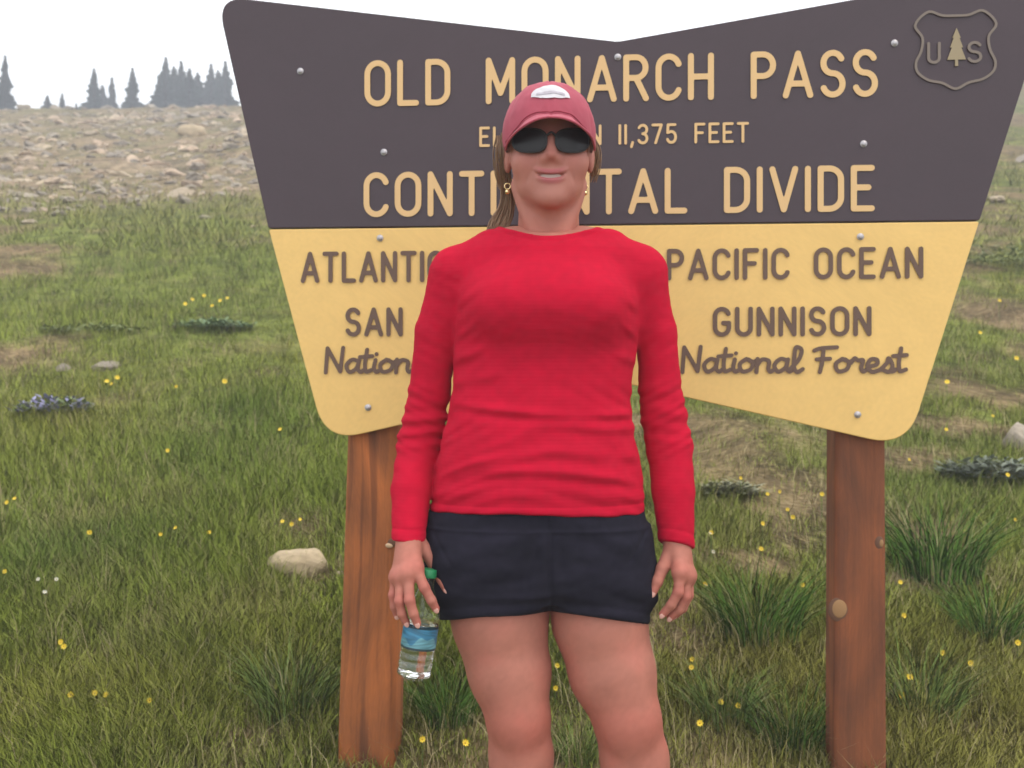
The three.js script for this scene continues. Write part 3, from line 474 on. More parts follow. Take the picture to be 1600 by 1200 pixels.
function meshSDF(f, lo, hi, cell, colour) {
  const nx = Math.ceil((hi[0] - lo[0]) / cell) + 1, ny = Math.ceil((hi[1] - lo[1]) / cell) + 1, nz = Math.ceil((hi[2] - lo[2]) / cell) + 1, F = new Float32Array(nx * ny * nz), id = (i, j, k) => (k * ny + j) * nx + i;
  for (let k = 0; k < nz; k++) for (let j = 0; j < ny; j++) for (let i = 0; i < nx; i++) F[id(i, j, k)] = f(lo[0] + i * cell, lo[1] + j * cell, lo[2] + k * cell);
  const vid = new Int32Array(nx * ny * nz).fill(-1), pos = [], idx = [];
  const E = [[0, 1], [2, 3], [4, 5], [6, 7], [0, 2], [1, 3], [4, 6], [5, 7], [0, 4], [1, 5], [2, 6], [3, 7]], c8 = new Float32Array(8);
  for (let k = 0; k < nz - 1; k++) for (let j = 0; j < ny - 1; j++) for (let i = 0; i < nx - 1; i++) {
    let m = 0; for (let n = 0; n < 8; n++) { c8[n] = F[id(i + (n & 1), j + (n >> 1 & 1), k + (n >> 2))]; if (c8[n] < 0) m |= 1 << n; }
    if (m == 0 || m == 255) continue; let X = 0, Y = 0, Z = 0, n = 0;
    for (const [a, b] of E) if ((c8[a] < 0) != (c8[b] < 0)) { const t = c8[a] / (c8[a] - c8[b]); X += lerp(a & 1, b & 1, t); Y += lerp(a >> 1 & 1, b >> 1 & 1, t); Z += lerp(a >> 2, b >> 2, t); n++; }
    vid[id(i, j, k)] = pos.length / 3; pos.push(lo[0] + (i + X / n) * cell, lo[1] + (j + Y / n) * cell, lo[2] + (k + Z / n) * cell);
  }
  const quad = (a, b, c, d, fl) => { if (a < 0 || b < 0 || c < 0 || d < 0) return; fl ? idx.push(a, b, c, a, c, d) : idx.push(a, c, b, a, d, c); };
  for (let k = 1; k < nz - 1; k++) for (let j = 1; j < ny - 1; j++) for (let i = 1; i < nx - 1; i++) {
    const s = F[id(i, j, k)] < 0;
    if (s != (F[id(i + 1, j, k)] < 0)) quad(vid[id(i, j - 1, k - 1)], vid[id(i, j, k - 1)], vid[id(i, j, k)], vid[id(i, j - 1, k)], s);
    if (s != (F[id(i, j + 1, k)] < 0)) quad(vid[id(i - 1, j, k - 1)], vid[id(i - 1, j, k)], vid[id(i, j, k)], vid[id(i, j, k - 1)], s);
    if (s != (F[id(i, j, k + 1)] < 0)) quad(vid[id(i - 1, j - 1, k)], vid[id(i, j - 1, k)], vid[id(i, j, k)], vid[id(i - 1, j, k)], s);
  }
  const nor = [], col = [], uv = [], e = cell * 0.6;
  for (let i = 0; i < pos.length; i += 3) {
    const x = pos[i], y = pos[i + 1], z = pos[i + 2]; let a = f(x + e, y, z) - f(x - e, y, z), b = f(x, y + e, z) - f(x, y - e, z), c = f(x, y, z + e) - f(x, y, z - e); const L = Math.hypot(a, b, c) || 1; nor.push(a / L, b / L, c / L);
    uv.push(x + z * 0.6, y); if (colour) col.push(...colour(x, y, z));
  }
  const g = new THREE.BufferGeometry(); g.setAttribute('position', new THREE.Float32BufferAttribute(pos, 3)); g.setAttribute('normal', new THREE.Float32BufferAttribute(nor, 3)); g.setAttribute('uv', new THREE.Float32BufferAttribute(uv, 2)); if (colour) g.setAttribute('color', new THREE.Float32BufferAttribute(col, 3)); g.setIndex(idx); return g;
}
function boxOf(pts, m) { const lo = [1e9, 1e9, 1e9], hi = [-1e9, -1e9, -1e9]; for (const p of pts) { ['x', 'y', 'z'].forEach((k, i) => { lo[i] = Math.min(lo[i], p[k] - m); hi[i] = Math.max(hi[i], p[k] + m); }); } return [lo, hi]; }

// ---------------------------------------------------------------- the woman
const ZB = -1.88; // her middle
const person = thing('person', 'woman in red sweater, dark shorts, cap and sunglasses standing before the sign with a bottle', 'person');
const torso = slices([[368, 770, 950, 0.050, 0.055], [392, 742, 978, 0.072, 0.078], [430, 722, 996, 0.092, 0.095], [480, 712, 1001, 0.104, 0.1], [540, 710, 995, 0.100, 0.095], [600, 707, 987, 0.100, 0.09], [640, 701, 985, 0.106, 0.09], [680, 692, 991, 0.113, 0.096], [720, 684, 999, 0.118, 0.105], [760, 677, 1004, 0.121, 0.113], [806, 673, 1007, 0.122, 0.118], [840, 672, 1010, 0.12, 0.12]], ZB);
const bust = ell(P(856, 474, 0.066), 0.128, 0.062, 0.062), bustL = ell(P(800, 480, 0.076), 0.064, 0.054, 0.052), bustR = ell(P(912, 480, 0.076), 0.064, 0.054, 0.052);
const trapL = bone(P(806, 388, -0.012), P(716, 421, -0.012), 0.040, 0.036), trapR = bone(P(908, 387, -0.012), P(1000, 419, -0.012), 0.040, 0.036);
const armJL = [[P(707, 431, -0.01), M(34)], [P(682, 520, -0.02), M(33)], [P(671, 610, -0.03), M(32)], [P(665, 650, -0.03), M(33.5)], [P(654, 695, -0.022), M(33.5)], [P(642, 765, 0.022), M(29.5)], [P(638, 858, 0.066), M(25.8)]];
const armJR = [[P(1004, 430, -0.01), M(34)], [P(1026, 520, -0.02), M(31)], [P(1031, 605, -0.03), M(33)], [P(1038, 650, -0.03), M(35.5)], [P(1046, 700, -0.022), M(35.5)], [P(1052, 765, 0.0), M(32.5)], [P(1058, 868, 0.025), M(27)]];
const armL = chain(armJL, 0.009), armR = chain(armJR, 0.009);
function trunk(x, y, z) { let d = torso(x, y, z); d = smin(d, smin(bust(x, y, z), smin(bustL(x, y, z), bustR(x, y, z), 0.06), 0.03), 0.045); d = smin(d, trapL(x, y, z), 0.05); d = smin(d, trapR(x, y, z), 0.05); return d; }
const pyOf = (y) => 600 - (y - EYE) * FPX / 1.88, pxOf = (x) => 800 + x * FPX / 1.88;
const neckHole = ell(P(858, 338, 0.010), 0.096, 0.0455, 0.100), hemY = EYE + (600 - 801) / FPX * 1.88;
const cuffL = [P(640, 846, 0.062), P(638, 880, 0.065)], cuffR = [P(1057, 852, 0.022), P(1060, 890, 0.035)];
const plane = (a, b, tilt = 0) => { const n = b.clone().sub(a); n.x += tilt * n.length(); n.normalize(); return (x, y, z) => (x - a.x) * n.x + (y - a.y) * n.y + (z - a.z) * n.z; };
const cutL = plane(...cuffL), cutR = plane(cuffR[0], cuffR[1], -0.25);
function fold(u, v, A, w) { return A * Math.exp(-(v / w) * (v / w)); }
function sweater(x, y, z) {
  const X = pxOf(x), Y = pyOf(y); let t = smax(trunk(x, y, z), hemY + 0.075 * (z - ZB) - 0.0025 * Math.sin((X - 845) / 75) - y, 0.006), aL = armL(x, y, z), aR = armR(x, y, z);
  if (t < 0.03) { // creases of the body
    let h = 0; const front = sstep(-0.06, 0.04, z - ZB), c = (X - 845) / 150;
    const m1 = sstep(585, 640, Y) * 0.7 + 0.3, n = N3(x * 5.5, y * 42 + 3.2 * N3(x * 4, y * 6, 2) + c * c * 3, z * 4); h += m1 * 0.0024 * n;
    for (const [y0, sl, bend, A, w, xa, xb] of [[636, 0.06, 8, 0.0055, 7, 690, 1010], [655, 0.14, 12, 0.0035, 8, 820, 1010], [722, -0.10, -14, 0.0048, 8, 660, 900], [744, 0.04, -16, 0.0055, 8, 690, 1010], [768, 0.02, -8, 0.003, 9, 660, 1010], [700, 0.12, 6, 0.003, 9, 830, 1010], [590, -0.2, 4, 0.0028, 9, 690, 800], [556, -0.35, 0, 0.003, 8, 700, 770], [520, -0.5, 0, 0.0032, 8, 700, 760], [560, 0.4, 0, 0.003, 8, 940, 1005], [520, 0.55, 0, 0.0032, 8, 950, 1005], [480, 0.5, 0, 0.0028, 8, 955, 1003], [470, -0.6, 0, 0.003, 8, 705, 765], [435, -0.45, 0, 0.0022, 9, 715, 790]]) {
      const v = Y - (y0 + sl * (X - 845) + bend * (1 - c * c) - sl * ((xa + xb) / 2 - 845)), k = sstep(xa, xa + 30, X) * sstep(xb, xb - 30, X) * front; if (k > 0) h += 0.75 * k * (fold(0, v, A, w) - fold(0, v - w * 1.5, A * 0.7, w)) * (0.7 + 0.9 * N3(x * 12, y0, z * 9));
    }
    h += 0.0016 * N3(x * 22, y * 30, z * 22); t -= h;
  }
  for (const s of [0, 1]) { let a = s ? aR : aL; if (a < 0.02) { const e = s ? 650 : 665, k = Math.exp(-(((Y - e) / 55) ** 2)), n = N3(x * 9 + s * 9, y * 62 + x * (s ? -30 : 30), z * 9); a -= (0.0010 + 0.0050 * k) * n + (s ? 0.0012 : 0.0026) * k * Math.sin(Y * 0.27 + X * (s ? -0.05 : 0.06) + 4 * N3(x * 8, y * 9, z * 8)) * sstep(0, 1, k) + 0.0008 * N3(x * 30, y * 40, z * 30); } if (s) aR = a; else aL = a; }
  if (Y > 790) { const gl = (cutL(x, y, z) + 0.022) / 0.004, gr = (cutR(x, y, z) + 0.022) / 0.004; aL = smax(aL + 0.0016 * Math.exp(-gl * gl), cutL(x, y, z), 0.004); aR = smax(aR + 0.0016 * Math.exp(-gr * gr), cutR(x, y, z), 0.004); } const sh = sstep(600, 430, Y); let d = smin(t, aL, 0.006 + 0.03 * sh), e = smin(d, aR, 0.006 + 0.03 * sh); d = e;
  const nh = neckHole(x, y, z), gn = (nh - 0.013) / 0.004, gh = (y - hemY - 0.024) / 0.004; if (Y < 470) d += 0.0018 * Math.exp(-gn * gn); if (Y > 740 && t < aL && t < aR) d += 0.0014 * Math.exp(-gh * gh); d = smax(d, -nh, 0.004); return d;
}
const KNIT = dataTex(64, 256, (u, v) => { const t = 0.5 + 0.22 * Math.sin(v * 2 * Math.PI * 24) + 0.12 * tileNoise(u, v, 20, 60, 3); return [t, t, t]; }); KNIT.repeat.set(6, 6);
const redMat = phys({ color: rgb(0.46, 0.0028, 0.026), roughness: 0.9, specularIntensity: 0.3, sheen: 0.03, sheenRoughness: 0.5, sheenColor: rgb(1, 0.2, 0.3), bumpMap: KNIT, bumpScale: 0.00022, vertexColors: true });
{
  const lo = [P(598, 0).x, hemY - 0.16, ZB - 0.19], hi = [P(1098, 0).x, EYE + (600 - 340) / FPX * 1.88, ZB + 0.19];
  part('sweater', meshSDF(sweater, lo, hi, 0.004, (x, y, z) => { const t = 1 + 0.16 * fbm(x * 9, y * 9, z * 9, 2) + 0.10 * N3(x * 70, y * 70, z * 70); return [t, t, t]; }), redMat, person, 'fitted red long sleeved sweater with a round neckline');
}
// shorts
const pelvis = slices([[780, 676, 1003, 0.112, 0.112], [800, 671, 1006, 0.114, 0.118], [850, 668, 1008, 0.116, 0.128], [890, 670, 1009, 0.113, 0.13], [915, 672, 1010, 0.106, 0.122], [930, 676, 1010, 0.09, 0.11]], ZB);
const shL = bone(P(769, 870, -0.004), P(770, 1000, 0.004), M(93), M(82)), shR = bone(P(928, 872, -0.004), P(935, 1000, 0.008), M(87), M(79));
const topY = EYE + (600 - 792) / FPX * 1.88;
function shorts(x, y, z) {
  const X = pxOf(x), Y = pyOf(y); let a = shL(x, y, z), b = shR(x, y, z), legs = smin(a, b, 0.016), d = smin(legs, pelvis(x, y, z), 0.045);
  const n = N3(x * 7, y * 26 + x * (X < 855 ? -9 : 9), z * 6), k = Math.exp(-(((X - 856) / 60) ** 2));
  d -= 0.0062 * n + 0.0065 * k * N3(x * 30, y * 14, 3) + 0.0012 * N3(x * 30, y * 60, z * 30) - 0.004 * Math.exp(-(((X - 856) / 5) ** 2)) * sstep(805, 830, Y) * sstep(940, 900, Y) * (z > ZB ? 1 : 0) + 0.002 * Math.exp(-(((Y - 818) / 3) ** 2));
  const hem = X < 857 ? 968 - 0.06 * (X - 690) + 5 * N3(X * 0.02, 0, 1) : 955 + 0.14 * (X - 860); const HE = Y - hem + 185 * (z - ZB); d += 0.0013 * Math.exp(-(((HE + 17) / 4) ** 2)); if (z > ZB) { const pk = X < 856 ? (X - 676) - (Y - 815) * 0.62 : (1006 - X) - (Y - 815) * 0.62; d += 0.0016 * Math.exp(-((pk / 4) ** 2)) * sstep(875, 860, Y); } d = smax(d, HE * 1.88 / FPX, 0.006); d = smax(d, y - topY, 0.004); return d;
}
part('shorts', meshSDF(shorts, [P(655, 0).x, EYE + (600 - 990) / FPX * 1.88, ZB - 0.17], [P(1032, 0).x, topY + 0.01, ZB + 0.17], 0.0045, (x, y, z) => { const t = 1 + 0.7 * fbm(x * 8, y * 30, z * 8, 2) + 0.2 * N3(x * 90, y * 90, z * 90); return [t, t, t]; }), phys({ color: rgb(0.0135, 0.012, 0.021), roughness: 0.95, specularIntensity: 0.25, sheen: 0.02, sheenColor: rgb(0.3, 0.3, 0.4), vertexColors: true }), person, 'short dark navy cotton shorts');

// body: skin everywhere, the covered parts a little smaller than the clothes
const SK = [0.405, 0.155, 0.114];
const legL = chain([[P(772, 880, -0.01), M(84)], [P(780, 965, 0), M(74.5)], [P(796, 1050, 0.012), M(63.5)], [P(809, 1118, 0.022), M(48)], [P(814, 1180, 0.012), M(48)], [P(812, 1260, -0.012), M(53)], [P(812, 1360, -0.01), M(38)], [P(814, 1432, 0.0), M(29)]], 0.014);
const legR = chain([[P(928, 880, -0.01), M(80)], [P(937, 968, 0), M(73)], [P(957, 1050, 0.012), M(66)], [P(979, 1122, 0.022), M(51)], [P(991, 1184, 0.012), M(51)], [P(998, 1262, -0.012), M(56)], [P(1002, 1360, -0.01), M(40)], [P(1004, 1432, 0.0), M(30)]], 0.014);
const kneeL = ell(P(808, 1122, 0.060), 0.034, 0.046, 0.019), kneeR = ell(P(984, 1128, 0.066), 0.036, 0.048, 0.019), footL = bone(P(814, 1448, 0.0), P(800, 1470, 0.17), 0.036, 0.030), footR = bone(P(1004, 1448, 0.0), P(1022, 1470, 0.17), 0.036, 0.030);
const kneeSoft = (f, x, y, z) => f(x, y, z);
function skinCore(x, y, z) {
  let d = Math.min(trunk(x, y, z) + lerp(0.009, 0.0035, sstep(420, 385, pyOf(y))), pelvis(x, y, z) + 0.016) + 0.012 * sstep(755, 785, pyOf(y)); d = smin(d, armL(x, y, z) + 0.009, 0.02); d = smin(d, armR(x, y, z) + 0.009, 0.02); return d;
}
function legs(x, y, z) { let a = smin(legL(x, y, z), kneeL(x, y, z), 0.035), b = smin(legR(x, y, z), kneeR(x, y, z), 0.035); a = smin(a, footL(x, y, z), 0.03); b = smin(b, footR(x, y, z), 0.03); const X = pxOf(x), Y = pyOf(y); const m = N3(x * 16, y * 11, z * 16); return Math.min(a, b) - 0.0018 * m; }
const skinCol = (x, y, z) => { const n = fbm(x * 14, y * 14, z * 14, 3), m = N3(x * 120, y * 120, z * 120), Y = pyOf(y); let k = 0; k += 0.16 * Math.exp(-(((Y - 1120) / 45) ** 2)); const t = 1 + 0.22 * n + 0.09 * m; return [SK[0] * t, SK[1] * t * (1 - k - 0.2 * Math.max(0, n)), SK[2] * t * (1 - k - 0.15 * Math.max(0, n))]; };
// head: its own axes, origin between the ears, z to the front
const HC = P(858, 228, 0.005);
const h_ = (x, y, z) => V(x, y, z);
const hp = {
  skull: ell(h_(0, 0.022, -0.014), 0.0755, 0.094, 0.096), face: ell(h_(0, -0.042, 0.022), 0.0685, 0.080, 0.066), jaw: ell(h_(0, -0.083, 0.030), 0.0505, 0.036, 0.050), chin: ell(h_(0, -0.108, 0.063), 0.024, 0.017, 0.018),
  nose: bone(h_(0, -0.004, 0.082), h_(0, -0.038, 0.099), 0.0070, 0.0098), wingL: ell(h_(-0.0108, -0.043, 0.089), 0.0062, 0.006, 0.008), wingR: ell(h_(0.0108, -0.043, 0.089), 0.0062, 0.006, 0.008),
  chL: ell(h_(-0.040, -0.044, 0.055), 0.028, 0.024, 0.026), chR: ell(h_(0.040, -0.044, 0.055), 0.028, 0.024, 0.026), lipU: ell(h_(0, -0.0678, 0.0815), 0.031, 0.0046, 0.009), lipD: ell(h_(0, -0.0812, 0.080), 0.0255, 0.0056, 0.009), gap: ell(h_(0, -0.0742, 0.092), 0.0300, 0.0031, 0.020),
  earL: ell(h_(-0.0775, -0.018, -0.012), 0.009, 0.031, 0.017), earR: ell(h_(0.0775, -0.018, -0.012), 0.009, 0.031, 0.017), eyeL: ell(h_(-0.031, -0.006, 0.09), 0.017, 0.012, 0.012), eyeR: ell(h_(0.031, -0.006, 0.09), 0.017, 0.012, 0.012),
  neck: bone(h_(0, -0.085, -0.026), h_(0, -0.22, -0.028), 0.0555, 0.0610), scm1: bone(h_(-0.058, -0.075, -0.01), h_(-0.016, -0.195, 0.032), 0.012, 0.010), scm2: bone(h_(0.058, -0.075, -0.01), h_(0.016, -0.195, 0.032), 0.012, 0.010),
};
function head(x, y, z) {
  let d = smin(hp.skull(x, y, z), hp.face(x, y, z), 0.03); d = smin(d, hp.jaw(x, y, z), 0.025); d = smin(d, hp.chin(x, y, z), 0.02); d = smin(d, hp.chL(x, y, z), 0.02); d = smin(d, hp.chR(x, y, z), 0.02);
  d = smax(d, -hp.eyeL(x, y, z), 0.012); d = smax(d, -hp.eyeR(x, y, z), 0.012); d = smin(d, smin(smin(hp.nose(x, y, z), hp.wingL(x, y, z), 0.008), hp.wingR(x, y, z), 0.008), 0.018);
  const yy = y - 7.5 * x * x; d = smin(d, hp.lipU(x, yy, z), 0.006); d = smin(d, hp.lipD(x, yy, z), 0.006); d = smax(d, -hp.gap(x, yy, z), 0.003);
  const s = Math.abs(x), fl = Math.abs((y + 0.062) + (s - 0.033) * 1.6) + Math.max(0, 0.3 * (s - 0.05)); if (s > 0.02 && s < 0.047 && z > 0.03) d += 0.0011 * Math.exp(-((fl / 0.009) ** 2)) * sstep(0.02, 0.026, s) * sstep(0.047, 0.040, s);
  d = smin(d, hp.earL(x, y, z), 0.006); d = smin(d, hp.earR(x, y, z), 0.006); d = smin(d, hp.neck(x, y, z), 0.028); d = smin(d, hp.scm1(x, y, z), 0.02); d = smin(d, hp.scm2(x, y, z), 0.02); return d;
}
function headCol(x, y, z) {
  const n = 1.7 * fbm(x * 26, y * 26, z * 26, 4), yy = y - 7.5 * x * x, t = 1 + 0.10 * n; let r = SK[0] * t, g = SK[1] * t, b = SK[2] * t;
  const lip = Math.max(Math.exp(-(((x) / 0.024) ** 4)) * Math.exp(-(((yy + 0.0675) / 0.0055) ** 4)), Math.exp(-(((x) / 0.021) ** 4)) * Math.exp(-(((yy + 0.0815) / 0.0065) ** 4))) * (z > 0.06 ? 1 : 0);
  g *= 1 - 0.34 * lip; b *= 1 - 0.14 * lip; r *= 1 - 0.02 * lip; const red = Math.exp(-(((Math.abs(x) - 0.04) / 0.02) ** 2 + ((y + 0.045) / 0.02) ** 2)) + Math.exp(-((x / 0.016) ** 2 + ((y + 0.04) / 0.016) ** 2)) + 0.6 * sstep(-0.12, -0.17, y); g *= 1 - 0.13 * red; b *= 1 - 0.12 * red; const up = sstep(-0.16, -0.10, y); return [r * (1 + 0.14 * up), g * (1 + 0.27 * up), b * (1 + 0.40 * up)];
}
// hands: wrist, palm and five fingers each
function handField(wrist, knuckles, fingers, thumb, foreR) {
  const parts = []; for (const [k, r] of knuckles) parts.push(bone(wrist, k, foreR * 0.66, r)); for (let i = 1; i < knuckles.length; i++) parts.push(bone(knuckles[i - 1][0], knuckles[i][0], knuckles[i - 1][1] * 0.98, knuckles[i][1] * 0.98));
  const F = [...fingers, thumb].map(f => chain(f, 0.004)); return (x, y, z) => { let d = 1e9; for (const p of parts) d = smin(d, p(x, y, z), 0.014); let e = 1e9; for (const f of F) e = smin(e, f(x, y, z), 0.0022); return smin(d, e, 0.007); };
}
const wL = P(641, 836, 0.060), q_ = 0.034; // the hand that holds the bottle
const hL = { w: wL, kn: [[P(650, 887, 0.067 + q_), 0.0115], [P(638, 897, 0.071 + q_), 0.0120], [P(627, 902, 0.064 + q_), 0.0115], [P(619, 901, 0.050 + q_), 0.0105]],
  f: [[[P(650, 887, 0.067 + q_), 0.0098], [P(663, 918, 0.082 + q_), 0.0092], [P(674, 938, 0.083 + q_), 0.0082], [P(681, 951, 0.078 + q_), 0.0070]], [[P(638, 897, 0.071 + q_), 0.0098], [P(640, 938, 0.092 + q_), 0.0092], [P(646, 959, 0.092 + q_), 0.0083], [P(652, 974, 0.088 + q_), 0.0071]], [[P(627, 902, 0.064 + q_), 0.0095], [P(624, 940, 0.083 + q_), 0.0088], [P(628, 959, 0.082 + q_), 0.0080], [P(635, 973, 0.078 + q_), 0.0068]], [[P(619, 901, 0.050 + q_), 0.0085], [P(614, 930, 0.060 + q_), 0.0080], [P(616, 948, 0.060 + q_), 0.0072], [P(620, 962, 0.056 + q_), 0.0062]]],
  t: [[P(657, 850, 0.060), 0.0135], [P(678, 880, 0.060), 0.0115], [P(690, 904, 0.072), 0.0095], [P(698, 922, 0.080), 0.0075]] };
const wR = P(1057, 846, 0.021);
const hR = { w: wR, kn: [[P(1062, 894, 0.060), 0.0120], [P(1070, 899, 0.047), 0.0118], [P(1075, 900, 0.033), 0.0112], [P(1076, 897, 0.018), 0.0105]],
  f: [[[P(1062, 894, 0.060), 0.0102], [P(1060, 925, 0.068), 0.0094], [P(1049, 945, 0.066), 0.0084], [P(1035, 960, 0.060), 0.0070]], [[P(1070, 899, 0.047), 0.0100], [P(1071, 932, 0.054), 0.0094], [P(1061, 952, 0.051), 0.0084], [P(1047, 965, 0.045), 0.0070]], [[P(1075, 900, 0.033), 0.0096], [P(1076, 930, 0.037), 0.0089], [P(1067, 950, 0.034), 0.0080], [P(1054, 962, 0.028), 0.0068]], [[P(1076, 897, 0.018), 0.0085], [P(1077, 922, 0.018), 0.0078], [P(1070, 938, 0.015), 0.0070], [P(1060, 949, 0.010), 0.0062]]],
  t: [[P(1047, 862, 0.030), 0.0135], [P(1035, 888, 0.042), 0.0115], [P(1027, 909, 0.050), 0.0098], [P(1019, 927, 0.053), 0.0078]] };
const bodyBits = [];
{
  const [lo, hi] = boxOf([P(600, 360), P(1095, 1480)], 0.02); lo[2] = ZB - 0.2; hi[2] = ZB + 0.25;
  bodyBits.push(meshSDF((x, y, z) => smin(skinCore(x, y, z), legs(x, y, z), 0.02), [P(590, 0).x, EYE + (600 - 1500) / FPX * 1.88, ZB - 0.18], [P(1095, 0).x, EYE + (600 - 340) / FPX * 1.88, ZB + 0.24], 0.0072, skinCol));
  const hg = meshSDF(head, [-0.105, -0.235, -0.13], [0.105, 0.135, 0.125], 0.003, headCol); hg.translate(HC.x, HC.y, HC.z); bodyBits.push(hg);
  for (const [H, r] of [[hL, M(24)], [hR, M(24)]]) {
    const all = [H.w, ...H.kn.map(k => k[0]), ...H.f.flat().map(k => k[0]), ...H.t.map(k => k[0])], [a, b] = boxOf(all, 0.03), f = handField(H.w, H.kn, H.f, H.t, r), tips = [...H.f, H.t].map(c => c[c.length - 1][0]), kn = [...H.kn.map(k => k[0]), ...H.f.map(q => q[1][0])];
    bodyBits.push(meshSDF(f, a, b, 0.0021, (x, y, z) => { const c = skinCol(x, y, z); let k = 0; for (const p of [...tips, ...kn]) k = Math.max(k, Math.exp(-((x - p.x) ** 2 + (y - p.y) ** 2 + (z - p.z) ** 2) / 0.00022)); return [c[0] * 1.02, c[1] * (1 - 0.22 * k), c[2] * (1 - 0.18 * k)]; }));
    // nails
    for (const c of [...H.f, H.t]) { const t = c[c.length - 1], q = c[c.length - 2][0], dir = t[0].clone().sub(q).normalize(), out = V(0, 0, 1).sub(dir.clone().multiplyScalar(dir.z)).normalize(), side = dir.clone().cross(out), n = new THREE.SphereGeometry(1, 10, 8); const m = new THREE.Matrix4().makeBasis(side.multiplyScalar(t[1] * 0.66), dir.clone().multiplyScalar(t[1] * 0.85), out.clone().multiplyScalar(t[1] * 0.22)); m.setPosition(t[0].clone().addScaledVector(out, t[1] * 0.84).addScaledVector(dir, t[1] * 0.15)); n.applyMatrix4(m); const nc = []; for (let i = 0; i < n.attributes.position.count; i++) nc.push(0.62, 0.34, 0.29); n.setAttribute('color', new THREE.Float32BufferAttribute(nc, 3)); bodyBits.push(n); }
  }
  part('body', mergeGeometries(bodyBits), phys({ vertexColors: true, roughness: 0.58, specularIntensity: 0.5 }), person);
}
const hg = (m) => { m.position.copy(HC); return m; };
// teeth behind the parted lips
{ const g = new THREE.CylinderGeometry(0.045, 0.045, 0.0075, 24, 1, true, -0.42, 0.84); g.translate(0, -0.0738, 0.0385); { const p = g.attributes.position; for (let i = 0; i < p.count; i++) p.setY(i, p.getY(i) + 7.5 * p.getX(i) ** 2); } hg(part('teeth', g, std({ color: rgb(0.46, 0.33, 0.285), roughness: 0.4 }), person)); }
// cap
const capMat = phys({ color: rgb(0.37, 0.068, 0.102), roughness: 0.9, sheen: 0.5, sheenRoughness: 0.5, sheenColor: rgb(0.9, 0.45, 0.5), vertexColors: true });
const rimY = (a) => { const s = Math.sin(a) / 0.93, f = Math.cos(a); return f > 0 ? lerp(-0.004, 0.036, sstep(0, 1, 1 - s * s * 0.98)) : lerp(-0.004, -0.022, sstep(0, 1, -f)); };
const crownPt = (a, q, smooth) => { // q 0 rim .. 1 top
  const y0 = rimY(a), Y = 0.016, H = 0.101, t = q * Math.PI / 2, k0 = Math.asin(clamp((y0 - Y) / H, -0.6, 0.9)), ph = lerp(k0, Math.PI / 2, q), c = Math.pow(Math.max(0, Math.cos(ph)), 0.82);
  const sa = (a + Math.PI * 4 + Math.PI / 6) % (Math.PI / 3) - Math.PI / 6, seam = Math.exp(-((sa / 0.02) ** 2)), n = 0.0016 * fbm(Math.sin(a) * 3, ph * 3, Math.cos(a) * 3, 3) * 2 - (smooth ? 0 : 0.0012) * seam, f = Math.cos(a) > 0 ? 0.006 * Math.pow(Math.cos(a), 2) * Math.sin(Math.PI * clamp(q * 1.15)) : 0;
  return V(Math.sin(a) * (0.0885 * c + n), Y + H * Math.sin(ph) + n, Math.cos(a) * (0.102 * c + n) - 0.012 + f);
};
function grid(nu, nv, f, close) { const pos = [], idx = [], col = [], uv = []; for (let j = 0; j <= nv; j++) for (let i = 0; i <= nu; i++) { const p = f(i / nu, j / nv); pos.push(p.x, p.y, p.z); uv.push(i / nu, j / nv); const t = 1 + 0.22 * fbm(p.x * 30, p.y * 30, p.z * 30, 3); col.push(t, t, t); } for (let j = 0; j < nv; j++) for (let i = 0; i < nu; i++) { const a = j * (nu + 1) + i, b = a + 1, c = a + nu + 1, d = c + 1; idx.push(a, b, c, b, d, c); } const g = new THREE.BufferGeometry(); g.setAttribute('position', new THREE.Float32BufferAttribute(pos, 3)); g.setAttribute('uv', new THREE.Float32BufferAttribute(uv, 2)); g.setAttribute('color', new THREE.Float32BufferAttribute(col, 3)); g.setIndex(idx); g.computeVertexNormals(); return g; }
const cap = hg(part('cap', grid(120, 30, (u, v) => crownPt(u * Math.PI * 2 + Math.PI, v)), capMat, person, 'faded pinkish red baseball cap with a white patch'));
